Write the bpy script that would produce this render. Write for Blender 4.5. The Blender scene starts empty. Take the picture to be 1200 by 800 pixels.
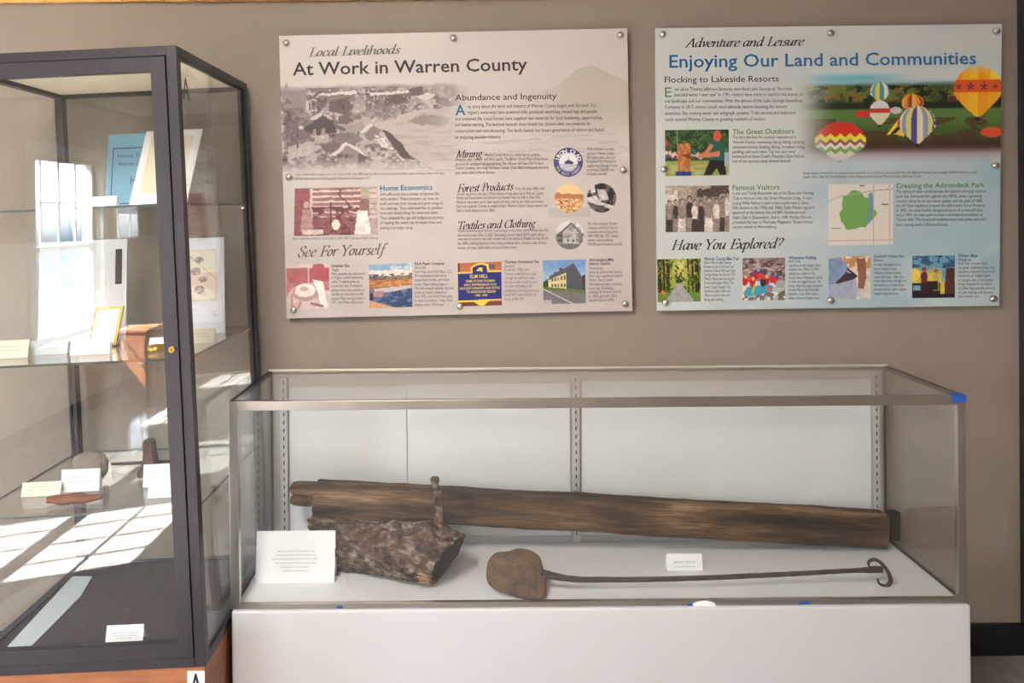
import bpy, bmesh, math, random
import numpy as np
from mathutils import Vector, Matrix, noise as mnoise

sc = bpy.context.scene
random.seed(4)
# ------------------------------------------------------------------ camera
F_PX, PPX, PPY = 890.0, 562.7, 250.5          # focal length and principal point in pixels of 1200x800
D, H = 2.5, 1.475
PITCH, ROLL = 0.004, 0.00857
_fwd = Vector((0, math.cos(PITCH), -math.sin(PITCH)))
_r0 = Vector((1, 0, 0)); _u0 = _r0.cross(_fwd)
RIGHT = math.cos(ROLL) * _r0 - math.sin(ROLL) * _u0
UP = math.sin(ROLL) * _r0 + math.cos(ROLL) * _u0
CAM = Vector((0, -D, H))
cam = bpy.data.cameras.new('camera')
cam.sensor_width = 36; cam.sensor_fit = 'HORIZONTAL'
cam.lens = F_PX / 1200 * 36
cam.shift_x = (600 - PPX) / 1200
cam.shift_y = (PPY - 400) / 1200
cam.clip_start = 0.02
cam_ob = bpy.data.objects.new('camera', cam)
cam_ob.matrix_world = Matrix(((RIGHT.x, UP.x, -_fwd.x, CAM.x), (RIGHT.y, UP.y, -_fwd.y, CAM.y),
                              (RIGHT.z, UP.z, -_fwd.z, CAM.z), (0, 0, 0, 1)))
sc.collection.objects.link(cam_ob); sc.camera = cam_ob
# ------------------------------------------------------------------ light
sc.view_settings.view_transform = 'Standard'; sc.view_settings.look = 'None'
sc.view_settings.gamma = 1.0; sc.view_settings.use_curve_mapping = False
sc.view_settings.exposure = 1.66
SUN_E, SKY_E, FILL_E = 90.0, 9.5, 13.0
world = bpy.data.worlds.new('world'); sc.world = world; world.use_nodes = True
nt = world.node_tree; nt.nodes.clear()
wo = nt.nodes.new('ShaderNodeOutputWorld'); bg = nt.nodes.new('ShaderNodeBackground')
tc = nt.nodes.new('ShaderNodeTexCoord'); sp = nt.nodes.new('ShaderNodeSeparateXYZ'); rp = nt.nodes.new('ShaderNodeValToRGB')
mr = nt.nodes.new('ShaderNodeMapRange'); mr.inputs[1].default_value = -0.3; mr.inputs[2].default_value = 0.7
nt.links.new(tc.outputs['Generated'], sp.inputs[0]); nt.links.new(sp.outputs['Z'], mr.inputs[0]); nt.links.new(mr.outputs[0], rp.inputs[0])
els = rp.color_ramp.elements
els[0].position = 0.0; els[0].color = (0.05, 0.07, 0.06, 1)
els[1].position = 1.0; els[1].color = (0.50, 0.68, 1.0, 1)
e_ = els.new(0.27); e_.color = (0.10, 0.16, 0.22, 1)
e_ = els.new(0.32); e_.color = (0.95, 0.98, 1.0, 1)
nt.links.new(rp.outputs[0], bg.inputs[0]); bg.inputs[1].default_value = SKY_E; nt.links.new(bg.outputs[0], wo.inputs[0])
SUN_DIR = Vector((1.0, -0.377, -1.175)).normalized()
sl = bpy.data.lights.new('sun', 'SUN'); sl.energy = SUN_E; sl.angle = 0.004; sl.color = (1.0, 0.97, 0.92)
so = bpy.data.objects.new('sun', sl); so.rotation_euler = SUN_DIR.to_track_quat('-Z', 'Y').to_euler(); so.location = (-6, 0, 6)
sc.collection.objects.link(so)
sc.cycles.max_bounces = 12; sc.cycles.diffuse_bounces = 6; sc.cycles.glossy_bounces = 6
sc.cycles.transparent_max_bounces = 40; sc.cycles.use_denoising = True
sc.cycles.caustics_reflective = False; sc.cycles.caustics_refractive = False
sc.cycles.sample_clamp_indirect = 20.0

# ------------------------------------------------------------------ helpers
def px_dir(px, py): return _fwd + RIGHT * ((px - PPX) / F_PX) - UP * ((py - PPY) / F_PX)
def at(px, py, y):                       # point on the upright plane y that the photo shows at (px, py)
    d = px_dir(px, py); return CAM + d * ((y + D) / d.y)
def onz(px, py, z):
    d = px_dir(px, py); return CAM + d * ((z - H) / d.z)
def onplane(px, py, p0, n):
    d = px_dir(px, py); return CAM + d * ((Vector(p0) - CAM).dot(n) / d.dot(n))
def lin(c):
    c = np.asarray(c, float) / 255.0
    return np.where(c <= 0.04045, c / 12.92, ((c + 0.055) / 1.055) ** 2.4)
def col4(c): return tuple(lin(c)) + (1.0,)

def mat(name, rgb, rough=0.6, metal=0.0, var=0.0, scale=20.0, bump=0.0, bscale=200.0, spec=0.5, stretch=(1, 1, 1), rgb2=None, trans=0.0):
    m = bpy.data.materials.new(name); m.use_nodes = True
    n = m.node_tree.nodes; l = m.node_tree.links; b = n['Principled BSDF']
    b.inputs['Roughness'].default_value = rough; b.inputs['Metallic'].default_value = metal
    b.inputs['Specular IOR Level'].default_value = spec
    tcn = n.new('ShaderNodeTexCoord'); mp = n.new('ShaderNodeMapping'); mp.inputs['Scale'].default_value = stretch
    l.new(tcn.outputs['Object'], mp.inputs[0])
    nz = n.new('ShaderNodeTexNoise'); nz.inputs['Scale'].default_value = scale; nz.inputs['Detail'].default_value = 6
    l.new(mp.outputs[0], nz.inputs['Vector'])
    rm = n.new('ShaderNodeValToRGB')
    a = np.array(lin(rgb))
    c1 = a * (1 - var) if rgb2 is None else lin(rgb2); c2 = np.minimum(a * (1 + var), 1) if rgb2 is None else a
    rm.color_ramp.elements[0].position = 0.3; rm.color_ramp.elements[1].position = 0.7
    rm.color_ramp.elements[0].color = tuple(c1) + (1,); rm.color_ramp.elements[1].color = tuple(c2) + (1,)
    l.new(nz.outputs[0], rm.inputs[0]); l.new(rm.outputs[0], b.inputs['Base Color'])
    if bump:
        n2 = n.new('ShaderNodeTexNoise'); n2.inputs['Scale'].default_value = bscale; n2.inputs['Detail'].default_value = 4
        l.new(mp.outputs[0], n2.inputs['Vector'])
        bp = n.new('ShaderNodeBump'); bp.inputs['Strength'].default_value = bump; bp.inputs['Distance'].default_value = 0.004
        l.new(n2.outputs[0], bp.inputs['Height']); l.new(bp.outputs[0], b.inputs['Normal'])
    return m

def glass_mat(name, tint=(0.980, 0.986, 0.984), base=0.04):
    m = bpy.data.materials.new(name); m.use_nodes = True
    n = m.node_tree.nodes; l = m.node_tree.links; n.clear()
    o = n.new('ShaderNodeOutputMaterial'); mx = n.new('ShaderNodeMixShader')
    t = n.new('ShaderNodeBsdfTransparent'); g = n.new('ShaderNodeBsdfGlossy')
    t.inputs[0].default_value = tint + (1,); g.inputs['Roughness'].default_value = 0.0; g.inputs[0].default_value = (1, 1, 1, 1)
    lw = n.new('ShaderNodeLayerWeight'); lw.inputs[0].default_value = 0.5
    p = n.new('ShaderNodeMath'); p.operation = 'POWER'; p.inputs[1].default_value = 5.0
    k = n.new('ShaderNodeMath'); k.operation = 'MULTIPLY_ADD'; k.inputs[1].default_value = 1 - base; k.inputs[2].default_value = base
    l.new(lw.outputs['Facing'], p.inputs[0]); l.new(p.outputs[0], k.inputs[0]); l.new(k.outputs[0], mx.inputs[0])
    l.new(t.outputs[0], mx.inputs[1]); l.new(g.outputs[0], mx.inputs[2]); l.new(mx.outputs[0], o.inputs[0])
    return m

def attr_mat(name, rough=0.45, spec=0.4):
    m = bpy.data.materials.new(name); m.use_nodes = True
    n = m.node_tree.nodes; l = m.node_tree.links; b = n['Principled BSDF']
    a = n.new('ShaderNodeAttribute'); a.attribute_name = 'print'
    l.new(a.outputs['Color'], b.inputs['Base Color'])
    b.inputs['Roughness'].default_value = rough; b.inputs['Specular IOR Level'].default_value = spec
    return m

def link_mesh(name, me, mats, parent=None, smooth=False):
    o = bpy.data.objects.new(name, me); sc.collection.objects.link(o)
    for m in (mats if isinstance(mats, (list, tuple)) else [mats]): me.materials.append(m)
    if smooth:
        for p in me.polygons: p.use_smooth = True
    if parent is not None: o.parent = parent
    return o
def tag(o, label=None, cat=None, group=None, kind=None):
    if label: o['label'] = label
    if cat: o['category'] = cat
    if group: o['group'] = group
    if kind: o['kind'] = kind
    return o
def empty(name, M=None):
    o = bpy.data.objects.new(name, None); sc.collection.objects.link(o); o.empty_display_size = 0.05
    if M is not None: o.matrix_world = M if isinstance(M, Matrix) else Matrix.Translation(M)
    return o
def world_of(o):
    M = o.matrix_basis.copy()
    while o.parent: o = o.parent; M = o.matrix_basis @ M
    return M

class MB:
    """collects shapes into one bmesh, in world or in local coordinates"""
    def __init__(s): s.bm = bmesh.new()
    def box(s, x0, x1, y0, y1, z0, z1, bev=0.0, M=None, mi=0, seg=2):
        r = bmesh.ops.create_cube(s.bm, size=1.0); v = r['verts']
        for q in v: q.co = Vector(((x0 + x1) / 2 + q.co.x * (x1 - x0), (y0 + y1) / 2 + q.co.y * (y1 - y0), (z0 + z1) / 2 + q.co.z * (z1 - z0)))
        fs = {f for q in v for f in q.link_faces}
        if bev > 0:
            es = list({e for f in fs for e in f.edges})
            rr = bmesh.ops.bevel(s.bm, geom=es, offset=bev, segments=seg, affect='EDGES', profile=0.6)
            fs = {f for f in rr['faces']} | {f for f in fs if f.is_valid}
            v = list({q for f in fs for q in f.verts})
        for f in fs: f.material_index = mi
        if M is not None: bmesh.ops.transform(s.bm, matrix=M, verts=v)
        return v
    def poly_prism(s, pts, off, mi=0):          # pts: outline (Vectors), off: extrusion vector
        a = [s.bm.verts.new(p) for p in pts]; b = [s.bm.verts.new(Vector(p) + Vector(off)) for p in pts]
        n = len(pts); fs = [s.bm.faces.new(a), s.bm.faces.new(b[::-1])]
        for i in range(n): fs.append(s.bm.faces.new((a[i], b[i], b[(i + 1) % n], a[(i + 1) % n])))
        for f in fs: f.material_index = mi
        return a + b
    def tube(s, pts, rads, seg=12, cap=True, flat=1.0, jit=0.0):
        pts = [Vector(p) for p in pts]; rings = []; ref = None
        for i, p in enumerate(pts):
            t = (pts[min(i + 1, len(pts) - 1)] - pts[max(i - 1, 0)]).normalized()
            if ref is None: ref = Vector((0, 1, 0)) if abs(t.y) < 0.8 else Vector((0, 0, 1))
            u = t.cross(ref).normalized(); w = u.cross(t); ref = w
            ring = []
            for k in range(seg):
                a = 2 * math.pi * k / seg
                q = u * math.cos(a) + w * math.sin(a) * flat
                rr = rads[i] * (1 + (jit * mnoise.noise((p + q * 0.02) * 90) if jit else 0))
                ring.append(s.bm.verts.new(p + q * rr))
            rings.append(ring)
        for a, b in zip(rings, rings[1:]):
            for k in range(seg): s.bm.faces.new((a[k], a[(k + 1) % seg], b[(k + 1) % seg], b[k]))
        if cap: s.bm.faces.new(rings[0][::-1]); s.bm.faces.new(rings[-1])
    def lathe(s, prof, M, seg=24):              # prof: (radius, height) along local z
        rings = []
        for r, h in prof:
            rings.append([s.bm.verts.new(M @ Vector((r * math.cos(2 * math.pi * k / seg), r * math.sin(2 * math.pi * k / seg), h))) for k in range(seg)])
        for a, b in zip(rings, rings[1:]):
            for k in range(seg): s.bm.faces.new((a[k], a[(k + 1) % seg], b[(k + 1) % seg], b[k]))
        s.bm.faces.new(rings[0][::-1]); s.bm.faces.new(rings[-1])
    def build(s, name, mats, parent=None, smooth=False, local=False, normals=True):
        if normals: bmesh.ops.recalc_face_normals(s.bm, faces=s.bm.faces)
        me = bpy.data.meshes.new(name); s.bm.to_mesh(me); s.bm.free()
        if parent is not None and not local: me.transform(world_of(parent).inverted())
        return link_mesh(name, me, mats, parent, smooth)

def smooth_path(pts, n=6):
    P = [np.array(p, float) for p in pts]; out = []
    for i in range(len(P) - 1):
        p0 = P[max(i - 1, 0)]; p1 = P[i]; p2 = P[i + 1]; p3 = P[min(i + 2, len(P) - 1)]
        for k in range(n):
            t = k / n
            out.append(0.5 * (2 * p1 + (p2 - p0) * t + (2 * p0 - 5 * p1 + 4 * p2 - p3) * t * t + (3 * p1 - p0 - 3 * p2 + p3) * t ** 3))
    out.append(P[-1]); return out

# ------------------------------------------------------------------ materials
M_wall = mat('wall_paint', (150, 138, 128), 0.75, var=0.03, scale=3, bump=0.25, bscale=160)
M_leftwall = mat('wall_paint_cream', (196, 190, 176), 0.8, var=0.02, scale=3)
M_ceil = mat('ceiling_paint', (215, 210, 200), 0.9, var=0.02, scale=5)
M_floor = mat('floor_vinyl', (142, 138, 136), 0.55, var=0.12, scale=30)
M_black = mat('black_baseboard', (18, 18, 24), 0.35, var=0.1)
M_trimwood = mat('trim_wood', (238, 178, 100), 0.45, var=0.15, scale=8, stretch=(0.3, 4, 8))
M_white = mat('window_white', (235, 235, 232), 0.5, var=0.02)
M_plinth = mat('plinth_white_paint', (203, 202, 205), 0.5, var=0.012, scale=6, bump=0.06, bscale=60)
M_deck = mat('deck_white', (230, 230, 232), 0.6, var=0.03, scale=5)
M_backboard = mat('backboard_white', (222, 223, 225), 0.65, var=0.03, scale=4)
M_steel = mat('brushed_steel', (184, 179, 173), 0.3, metal=1.0, var=0.05, scale=5)
M_steeldark = mat('dark_reflect_steel', (108, 102, 98), 0.4, metal=0.9, var=0.05, scale=5)  # dark reflections on the side rails put into the colour
M_standard = mat('slotted_steel', (205, 205, 205), 0.4, metal=0.5, var=0.04)
M_slot = mat('slot_dark', (25, 25, 28), 0.8)
M_dark = mat('cabinet_dark_metal', (47, 42, 50), 0.38, var=0.06, scale=15, bump=0.04)
M_cabwood = mat('cabinet_base_wood', (168, 108, 72), 0.45, rgb2=(146, 90, 58), scale=6, stretch=(1.2, 1.2, 10), bump=0.03)
M_decking = mat('cabinet_deck_carpet', (66, 56, 58), 0.95, var=0.2, scale=60, bump=0.5, bscale=500)
M_diff = bpy.data.materials.new('cabinet_top_opal'); M_diff.use_nodes = True
_n = M_diff.node_tree.nodes; _l = M_diff.node_tree.links; _n.clear()
_o = _n.new('ShaderNodeOutputMaterial'); _x = _n.new('ShaderNodeMixShader'); _t = _n.new('ShaderNodeBsdfTranslucent'); _d = _n.new('ShaderNodeBsdfDiffuse')
_t.inputs[0].default_value = (.98, .96, .86, 1); _d.inputs[0].default_value = (.92, .9, .82, 1); _x.inputs[0].default_value = .3
_l.new(_t.outputs[0], _x.inputs[1]); _l.new(_d.outputs[0], _x.inputs[2]); _l.new(_x.outputs[0], _o.inputs[0])
M_glass = glass_mat('clear_glass')
M_winglass = glass_mat('window_glass', (0.97, 0.98, 0.98))
M_gedge = mat('glass_edge_green', (52, 66, 64), 0.3, var=0.05)
M_chrome = mat('chrome', (215, 212, 205), 0.22, metal=1.0, var=0.02)
M_brass = mat('brass', (196, 160, 80), 0.3, metal=0.9, var=0.05)
M_card = mat('white_card', (238, 238, 240), 0.7, var=0.01)
M_cream = mat('cream_card', (226, 218, 198), 0.75, var=0.03)
M_bluecard = mat('blue_card', (122, 176, 206), 0.6, var=0.04, scale=10)
M_ink = mat('dark_ink', (64, 54, 52), 0.7)
M_body = mat('body_ink', (92, 84, 82), 0.7)
M_greyink = mat('grey_ink', (110, 110, 118), 0.7)
M_olive = mat('olive_ink', (112, 106, 84), 0.7)
M_blue = mat('blue_ink', (40, 112, 165), 0.6)
M_green = mat('green_ink', (110, 150, 98), 0.6)
M_navy = mat('navy_ink', (40, 78, 120), 0.6)
M_whiteink = mat('white_ink', (240, 240, 240), 0.6)
M_yellowink = mat('yellow_ink', (236, 206, 92), 0.6)
M_print = attr_mat('printed_sheet')
M_boardedge = mat('board_edge', (205, 205, 208), 0.5)
M_iron = mat('rusted_iron', (116, 86, 62), 0.75, rgb2=(64, 51, 45), scale=34, bump=0.8, bscale=130)
M_rod = mat('dark_wrought_iron', (84, 70, 68), 0.6, rgb2=(60, 50, 50), scale=40, bump=0.4, bscale=200)
M_tape = mat('blue_tape', (40, 90, 190), 0.6, var=0.04)
M_stone = mat('grey_stone', (132, 122, 112), 0.85, var=0.2, scale=30, bump=0.4)
M_brownwood = mat('brown_wood', (128, 74, 52), 0.6, var=0.2, scale=20, stretch=(1, 6, 6))
M_lead = mat('dark_brown_leather', (84, 62, 50), 0.7, var=0.2, scale=25, bump=0.3)
M_gold = mat('gold_frame', (176, 138, 62), 0.4, metal=0.5, var=0.1)

def timber_mat():
    m = bpy.data.materials.new('weathered_timber'); m.use_nodes = True
    n = m.node_tree.nodes; l = m.node_tree.links; b = n['Principled BSDF']; b.inputs['Roughness'].default_value = 0.8
    b.inputs['Specular IOR Level'].default_value = 0.25
    tcn = n.new('ShaderNodeTexCoord')
    def nz(sc_, st, det=8, dist=0.4):
        mp = n.new('ShaderNodeMapping'); mp.inputs['Scale'].default_value = st; l.new(tcn.outputs['Object'], mp.inputs[0])
        z = n.new('ShaderNodeTexNoise'); z.inputs['Scale'].default_value = sc_; z.inputs['Detail'].default_value = det; z.inputs['Distortion'].default_value = dist
        l.new(mp.outputs[0], z.inputs['Vector']); return z.outputs[0]
    def ramp(f, stops):
        r = n.new('ShaderNodeValToRGB'); e = r.color_ramp.elements
        e[0].position, e[0].color = stops[0][0], col4(stops[0][1]); e[1].position, e[1].color = stops[-1][0], col4(stops[-1][1])
        for p, c in stops[1:-1]: q = e.new(p); q.color = col4(c)
        l.new(f, r.inputs[0]); return r.outputs[0]
    def mix(a, bb, f, mode='MIX'):
        x = n.new('ShaderNodeMix'); x.data_type = 'RGBA'; x.blend_type = mode
        l.new(a, x.inputs[6]); l.new(bb, x.inputs[7])
        if isinstance(f, float): x.inputs[0].default_value = f
        else: l.new(f, x.inputs[0])
        return x.outputs[2]
    base = ramp(nz(5, (0.6, 5, 5)), [(0.32, (46, 34, 27)), (0.44, (82, 62, 46)), (0.55, (112, 86, 60)), (0.68, (156, 126, 96))])
    grain = ramp(nz(40, (0.35, 6, 6), 6, 0.2), [(0.38, (96, 84, 76)), (0.58, (255, 255, 255))])
    stain = ramp(nz(3.2, (1, 3, 3), 5, 0.8), [(0.56, (0, 0, 0)), (0.68, (255, 255, 255))])
    dark = ramp(nz(20, (1, 4, 4)), [(0.3, (48, 36, 34)), (0.7, (74, 58, 50))])
    c = mix(base, grain, 0.55, 'MULTIPLY'); c = mix(c, dark, stain)
    l.new(c, b.inputs['Base Color'])
    bp = n.new('ShaderNodeBump'); bp.inputs['Strength'].default_value = 0.7; bp.inputs['Distance'].default_value = 0.004
    l.new(nz(45, (0.3, 5, 5), 6, 0.2), bp.inputs['Height']); l.new(bp.outputs[0], b.inputs['Normal'])
    return m
M_timber = timber_mat()
def bark_mat():
    m = bpy.data.materials.new('rough_bark'); m.use_nodes = True
    n = m.node_tree.nodes; l = m.node_tree.links; b = n['Principled BSDF']; b.inputs['Roughness'].default_value = 0.9
    b.inputs['Specular IOR Level'].default_value = 0.2
    tcn = n.new('ShaderNodeTexCoord')
    def nz(sc_, st, det=10, dist=0.6):
        mp = n.new('ShaderNodeMapping'); mp.inputs['Scale'].default_value = st; l.new(tcn.outputs['Object'], mp.inputs[0])
        z = n.new('ShaderNodeTexNoise'); z.inputs['Scale'].default_value = sc_; z.inputs['Detail'].default_value = det; z.inputs['Distortion'].default_value = dist
        l.new(mp.outputs[0], z.inputs['Vector']); return z.outputs[0]
    r = n.new('ShaderNodeValToRGB'); e = r.color_ramp.elements
    e[0].position = 0.34; e[0].color = col4((40, 32, 30)); e[1].position = 0.70; e[1].color = col4((158, 142, 134))
    for p, c in ((0.46, (76, 62, 55)), (0.56, (104, 89, 82))): q = e.new(p); q.color = col4(c)
    l.new(nz(38, (0.8, 1.4, 1.4)), r.inputs[0])
    r2 = n.new('ShaderNodeValToRGB'); r2.color_ramp.elements[0].position = 0.55; r2.color_ramp.elements[1].position = 0.68
    l.new(nz(9, (1, 1, 1), 6), r2.inputs[0])
    mx = n.new('ShaderNodeMix'); mx.data_type = 'RGBA'; mx.inputs[7].default_value = col4((112, 88, 54))
    ml = n.new('ShaderNodeMath'); ml.operation = 'MULTIPLY'; ml.inputs[1].default_value = 0.3
    l.new(r2.outputs[0], ml.inputs[0]); l.new(ml.outputs[0], mx.inputs[0]); l.new(r.outputs[0], mx.inputs[6])
    l.new(mx.outputs[2], b.inputs['Base Color'])
    bp = n.new('ShaderNodeBump'); bp.inputs['Strength'].default_value = 0.9; bp.inputs['Distance'].default_value = 0.006
    l.new(nz(50, (0.6, 1.5, 1.5)), bp.inputs['Height']); l.new(bp.outputs[0], b.inputs['Normal'])
    return m
M_bark = bark_mat()
M_endwood = mat('end_grain_dark', (70, 48, 40), 0.9, rgb2=(36, 26, 26), scale=25, bump=0.6, bscale=120)
M_palewood = mat('torn_pale_wood', (176, 142, 112), 0.85, rgb2=(120, 92, 74), scale=60, bump=0.6)

# ------------------------------------------------------------------ lettering
_font_cache = {}
def text_verts(s, bold=0.0, shear=0.0):
    key = (s, bold, shear)
    if key in _font_cache: return _font_cache[key]
    cu = bpy.data.curves.new('t', 'FONT'); cu.body = s; cu.size = 1.0; cu.resolution_u = 2; cu.offset = bold; cu.shear = shear
    cu.fill_mode = 'FRONT'
    o = bpy.data.objects.new('t', cu); sc.collection.objects.link(o)
    dg = bpy.context.evaluated_depsgraph_get(); dg.update()
    me = bpy.data.meshes.new_from_object(o.evaluated_get(dg))
    co = np.empty(len(me.vertices) * 3); me.vertices.foreach_get('co', co); co = co.reshape(-1, 3)[:, :2].copy()
    fs = [tuple(p.vertices) for p in me.polygons]
    bpy.data.objects.remove(o); bpy.data.curves.remove(cu); bpy.data.meshes.remove(me)
    _font_cache[key] = (co, fs); return co, fs
_c, _ = text_verts('H'); CAPH = _c[:, 1].max()

# italic roman letters drawn with a broad pen; unit = cap height
PEN = {
 'a': (.56, [[(.42,.56),(.28,.63),(.1,.5),(.05,.22),(.13,.0),(.28,.08),(.42,.4)], [(.44,.62),(.41,.12),(.46,.0),(.56,.08)]]),
 'c': (.45, [[(.4,.5),(.3,.63),(.12,.5),(.05,.25),(.12,.02),(.27,0),(.4,.12)]]),
 'd': (.57, [[(.42,.56),(.28,.63),(.1,.5),(.05,.22),(.13,.0),(.28,.08),(.42,.4)], [(.34,1.02),(.44,1.05),(.43,.8),(.41,.12),(.46,.0),(.56,.08)]]),
 'e': (.46, [[(.07,.27),(.3,.36),(.38,.5),(.3,.63),(.12,.5),(.05,.22),(.14,0),(.28,.02),(.41,.14)]]),
 'f': (.36, [[(.48,.98),(.38,1.07),(.27,.9),(.2,.4),(.14,-.2),(.05,-.36),(-.06,-.28)], '-', [(.06,.6),(.4,.6)]]),
 'g': (.5, [[(.36,.57),(.25,.63),(.1,.52),(.08,.33),(.2,.24),(.35,.36),(.38,.52),(.33,.61),(.52,.63)], [(.16,.25),(.08,.12),(.28,.03),(.42,-.1),(.33,-.3),(.13,-.34),(.0,-.22),(.09,-.06),(.26,.03)]]),
 'h': (.56, [[(-.02,1.02),(.07,1.05),(.06,.8),(.05,0)], [(.06,.32),(.2,.57),(.34,.62),(.42,.48),(.4,.12),(.45,0),(.55,.08)]]),
 'i': (.25, [[(.0,.52),(.09,.62),(.1,.45),(.08,.1),(.13,0),(.24,.09)], [(.13,.86),(.15,.88)]]),
 'l': (.25, [[(.02,1.02),(.11,1.05),(.1,.8),(.08,.1),(.13,0),(.24,.09)]]),
 'n': (.57, [[(.0,.52),(.08,.62),(.08,.45),(.06,0)], [(.07,.3),(.2,.55),(.34,.62),(.42,.48),(.4,.12),(.45,0),(.56,.08)]]),
 'o': (.47, [[(.22,.63),(.08,.45),(.06,.2),(.17,0),(.32,.12),(.39,.38),(.32,.58),(.22,.63)]]),
 'p': (.5, [[(.0,.52),(.09,.62),(.09,.3),(.06,-.35)], '-', [(-.06,-.35),(.2,-.35)], [(.09,.4),(.24,.62),(.38,.55),(.42,.32),(.32,.05),(.2,0),(.08,.1)]]),
 'r': (.38, [[(.0,.52),(.08,.62),(.09,.45),(.07,0)], [(.08,.33),(.2,.57),(.31,.63),(.38,.56)]]),
 's': (.37, [[(.33,.52),(.24,.63),(.11,.55),(.13,.4),(.27,.25),(.28,.08),(.17,0),(.05,.1)]]),
 't': (.3, [[(.15,.84),(.1,.15),(.15,0),(.28,.1)], '-', [(.02,.6),(.3,.6)]]),
 'u': (.57, [[(.0,.52),(.08,.62),(.09,.45),(.08,.15),(.15,0),(.28,.1),(.41,.45)], [(.43,.62),(.4,.12),(.45,0),(.56,.08)]]),
 'v': (.43, [[(.0,.54),(.08,.62),(.13,.4),(.18,.03)], [(.18,.03),(.36,.35),(.37,.62)]]),
 'x': (.45, [[(.02,.55),(.1,.62),(.22,.3),(.32,0),(.43,.08)], '-', [(.42,.6),(.02,.02)]]),
 'L': (.64, ['-', [(.24,1),(.19,0)], [(.19,.0),(.56,.0)], [(.56,0),(.64,.22)], [(.1,1),(.4,1)], [(.05,0),(.2,0)]]),
 'A': (.74, ['-', [(.02,0),(.44,1)], [(.42,1),(.6,0)], [(.16,.36),(.55,.36)], [(-.08,0),(.14,0)], [(.48,0),(.74,0)]]),
 'S': (.58, [[(.52,.78),(.47,.98),(.34,1.02),(.2,.93),(.14,.75),(.3,.55),(.46,.38),(.46,.14),(.3,-.02),(.12,.03),(.06,.25)]]),
 'F': (.6, ['-', [(.24,1),(.19,0)], [(.12,1),(.64,1)], [(.64,1),(.64,.82)], [(.2,.52),(.5,.52)], [(.5,.62),(.48,.42)], [(.06,0),(.36,0)]]),
 'Y': (.66, ['-', [(.06,1),(.33,.48)], [(.68,1),(.33,.48)], [(.33,.48),(.3,0)], [(-.04,1),(.2,1)], [(.54,1),(.78,1)], [(.16,0),(.46,0)]]),
 'H': (.88, ['-', [(.22,1),(.17,0)], [(.72,1),(.67,0)], [(.2,.52),(.7,.52)], [(.1,1),(.36,1)], [(.04,0),(.3,0)], [(.6,1),(.86,1)], [(.54,0),(.8,0)]]),
 'E': (.64, ['-', [(.24,1),(.19,0)], [(.12,1),(.62,1)], [(.62,1),(.61,.82)], [(.2,.52),(.5,.52)], [(.51,.62),(.48,.42)], [(.06,0),(.58,0)], [(.58,0),(.65,.2)]]),
 'M': (1.02, ['-', [(.12,0),(.22,1)], [(.22,1),(.46,.06)], [(.46,.06),(.88,1)], [(.88,1),(.85,0)], [(.0,0),(.24,0)], [(.1,1),(.24,1)], [(.86,1),(1.,1)], [(.72,0),(.98,0)]]),
 'P': (.6, ['-', [(.24,1),(.19,0)], [(.12,1),(.26,1)], [(.06,0),(.36,0)], '~', [(.24,1),(.46,1.0),(.58,.8),(.5,.56),(.34,.48),(.22,.5)]]),
 'T': (.68, ['-', [(.06,1),(.74,1)], [(.06,1),(.02,.8)], [(.74,1),(.74,.8)], [(.41,1),(.36,0)], [(.22,0),(.52,0)]]),
 'C': (.74, [[(.72,.76),(.66,.96),(.5,1.02),(.26,.9),(.1,.6),(.12,.22),(.32,-.02),(.54,.02),(.7,.2)]]),
 '?': (.45, [[(.06,.8),(.18,1.02),(.38,.92),(.36,.68),(.24,.5),(.2,.25)], [(.18,.0),(.2,.02)]]),
 ' ': (.28, []),
}
def pen_verts(s, weight=0.1):
    V = []; Fc = []; x = 0.0
    nib = np.array([math.cos(0.35), math.sin(0.35)]) * weight * 0.5
    for ch in s:
        adv, strokes = PEN[ch]; curved = True
        for st in strokes:
            if st == '-': curved = False; continue
            if st == '~': curved = True; continue
            P = smooth_path(st, 5) if curved and len(st) > 2 else [np.array(p, float) for p in st]
            for a, b in zip(P, P[1:]):
                d = b - a; L = np.linalg.norm(d)
                if L < 1e-6: continue
                d = d / L; nn = np.array([-d[1], d[0]])
                k = nib if np.dot(nib, nn) > 0 else -nib
                t = nn * max(np.dot(k, nn), 0.024) + d * np.dot(k, d) * 0.6     # a pen edge, never thinner than a hairline
                e = d * 0.012
                i0 = len(V)
                for p in (a - t - e, b - t + e, b + t + e, a + t - e): V.append((p[0] + x, p[1]))
                Fc.append((i0, i0 + 1, i0 + 2, i0 + 3))
        x += adv
    V = np.array(V); V[:, 0] += V[:, 1] * 0.24
    return V, Fc

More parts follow.
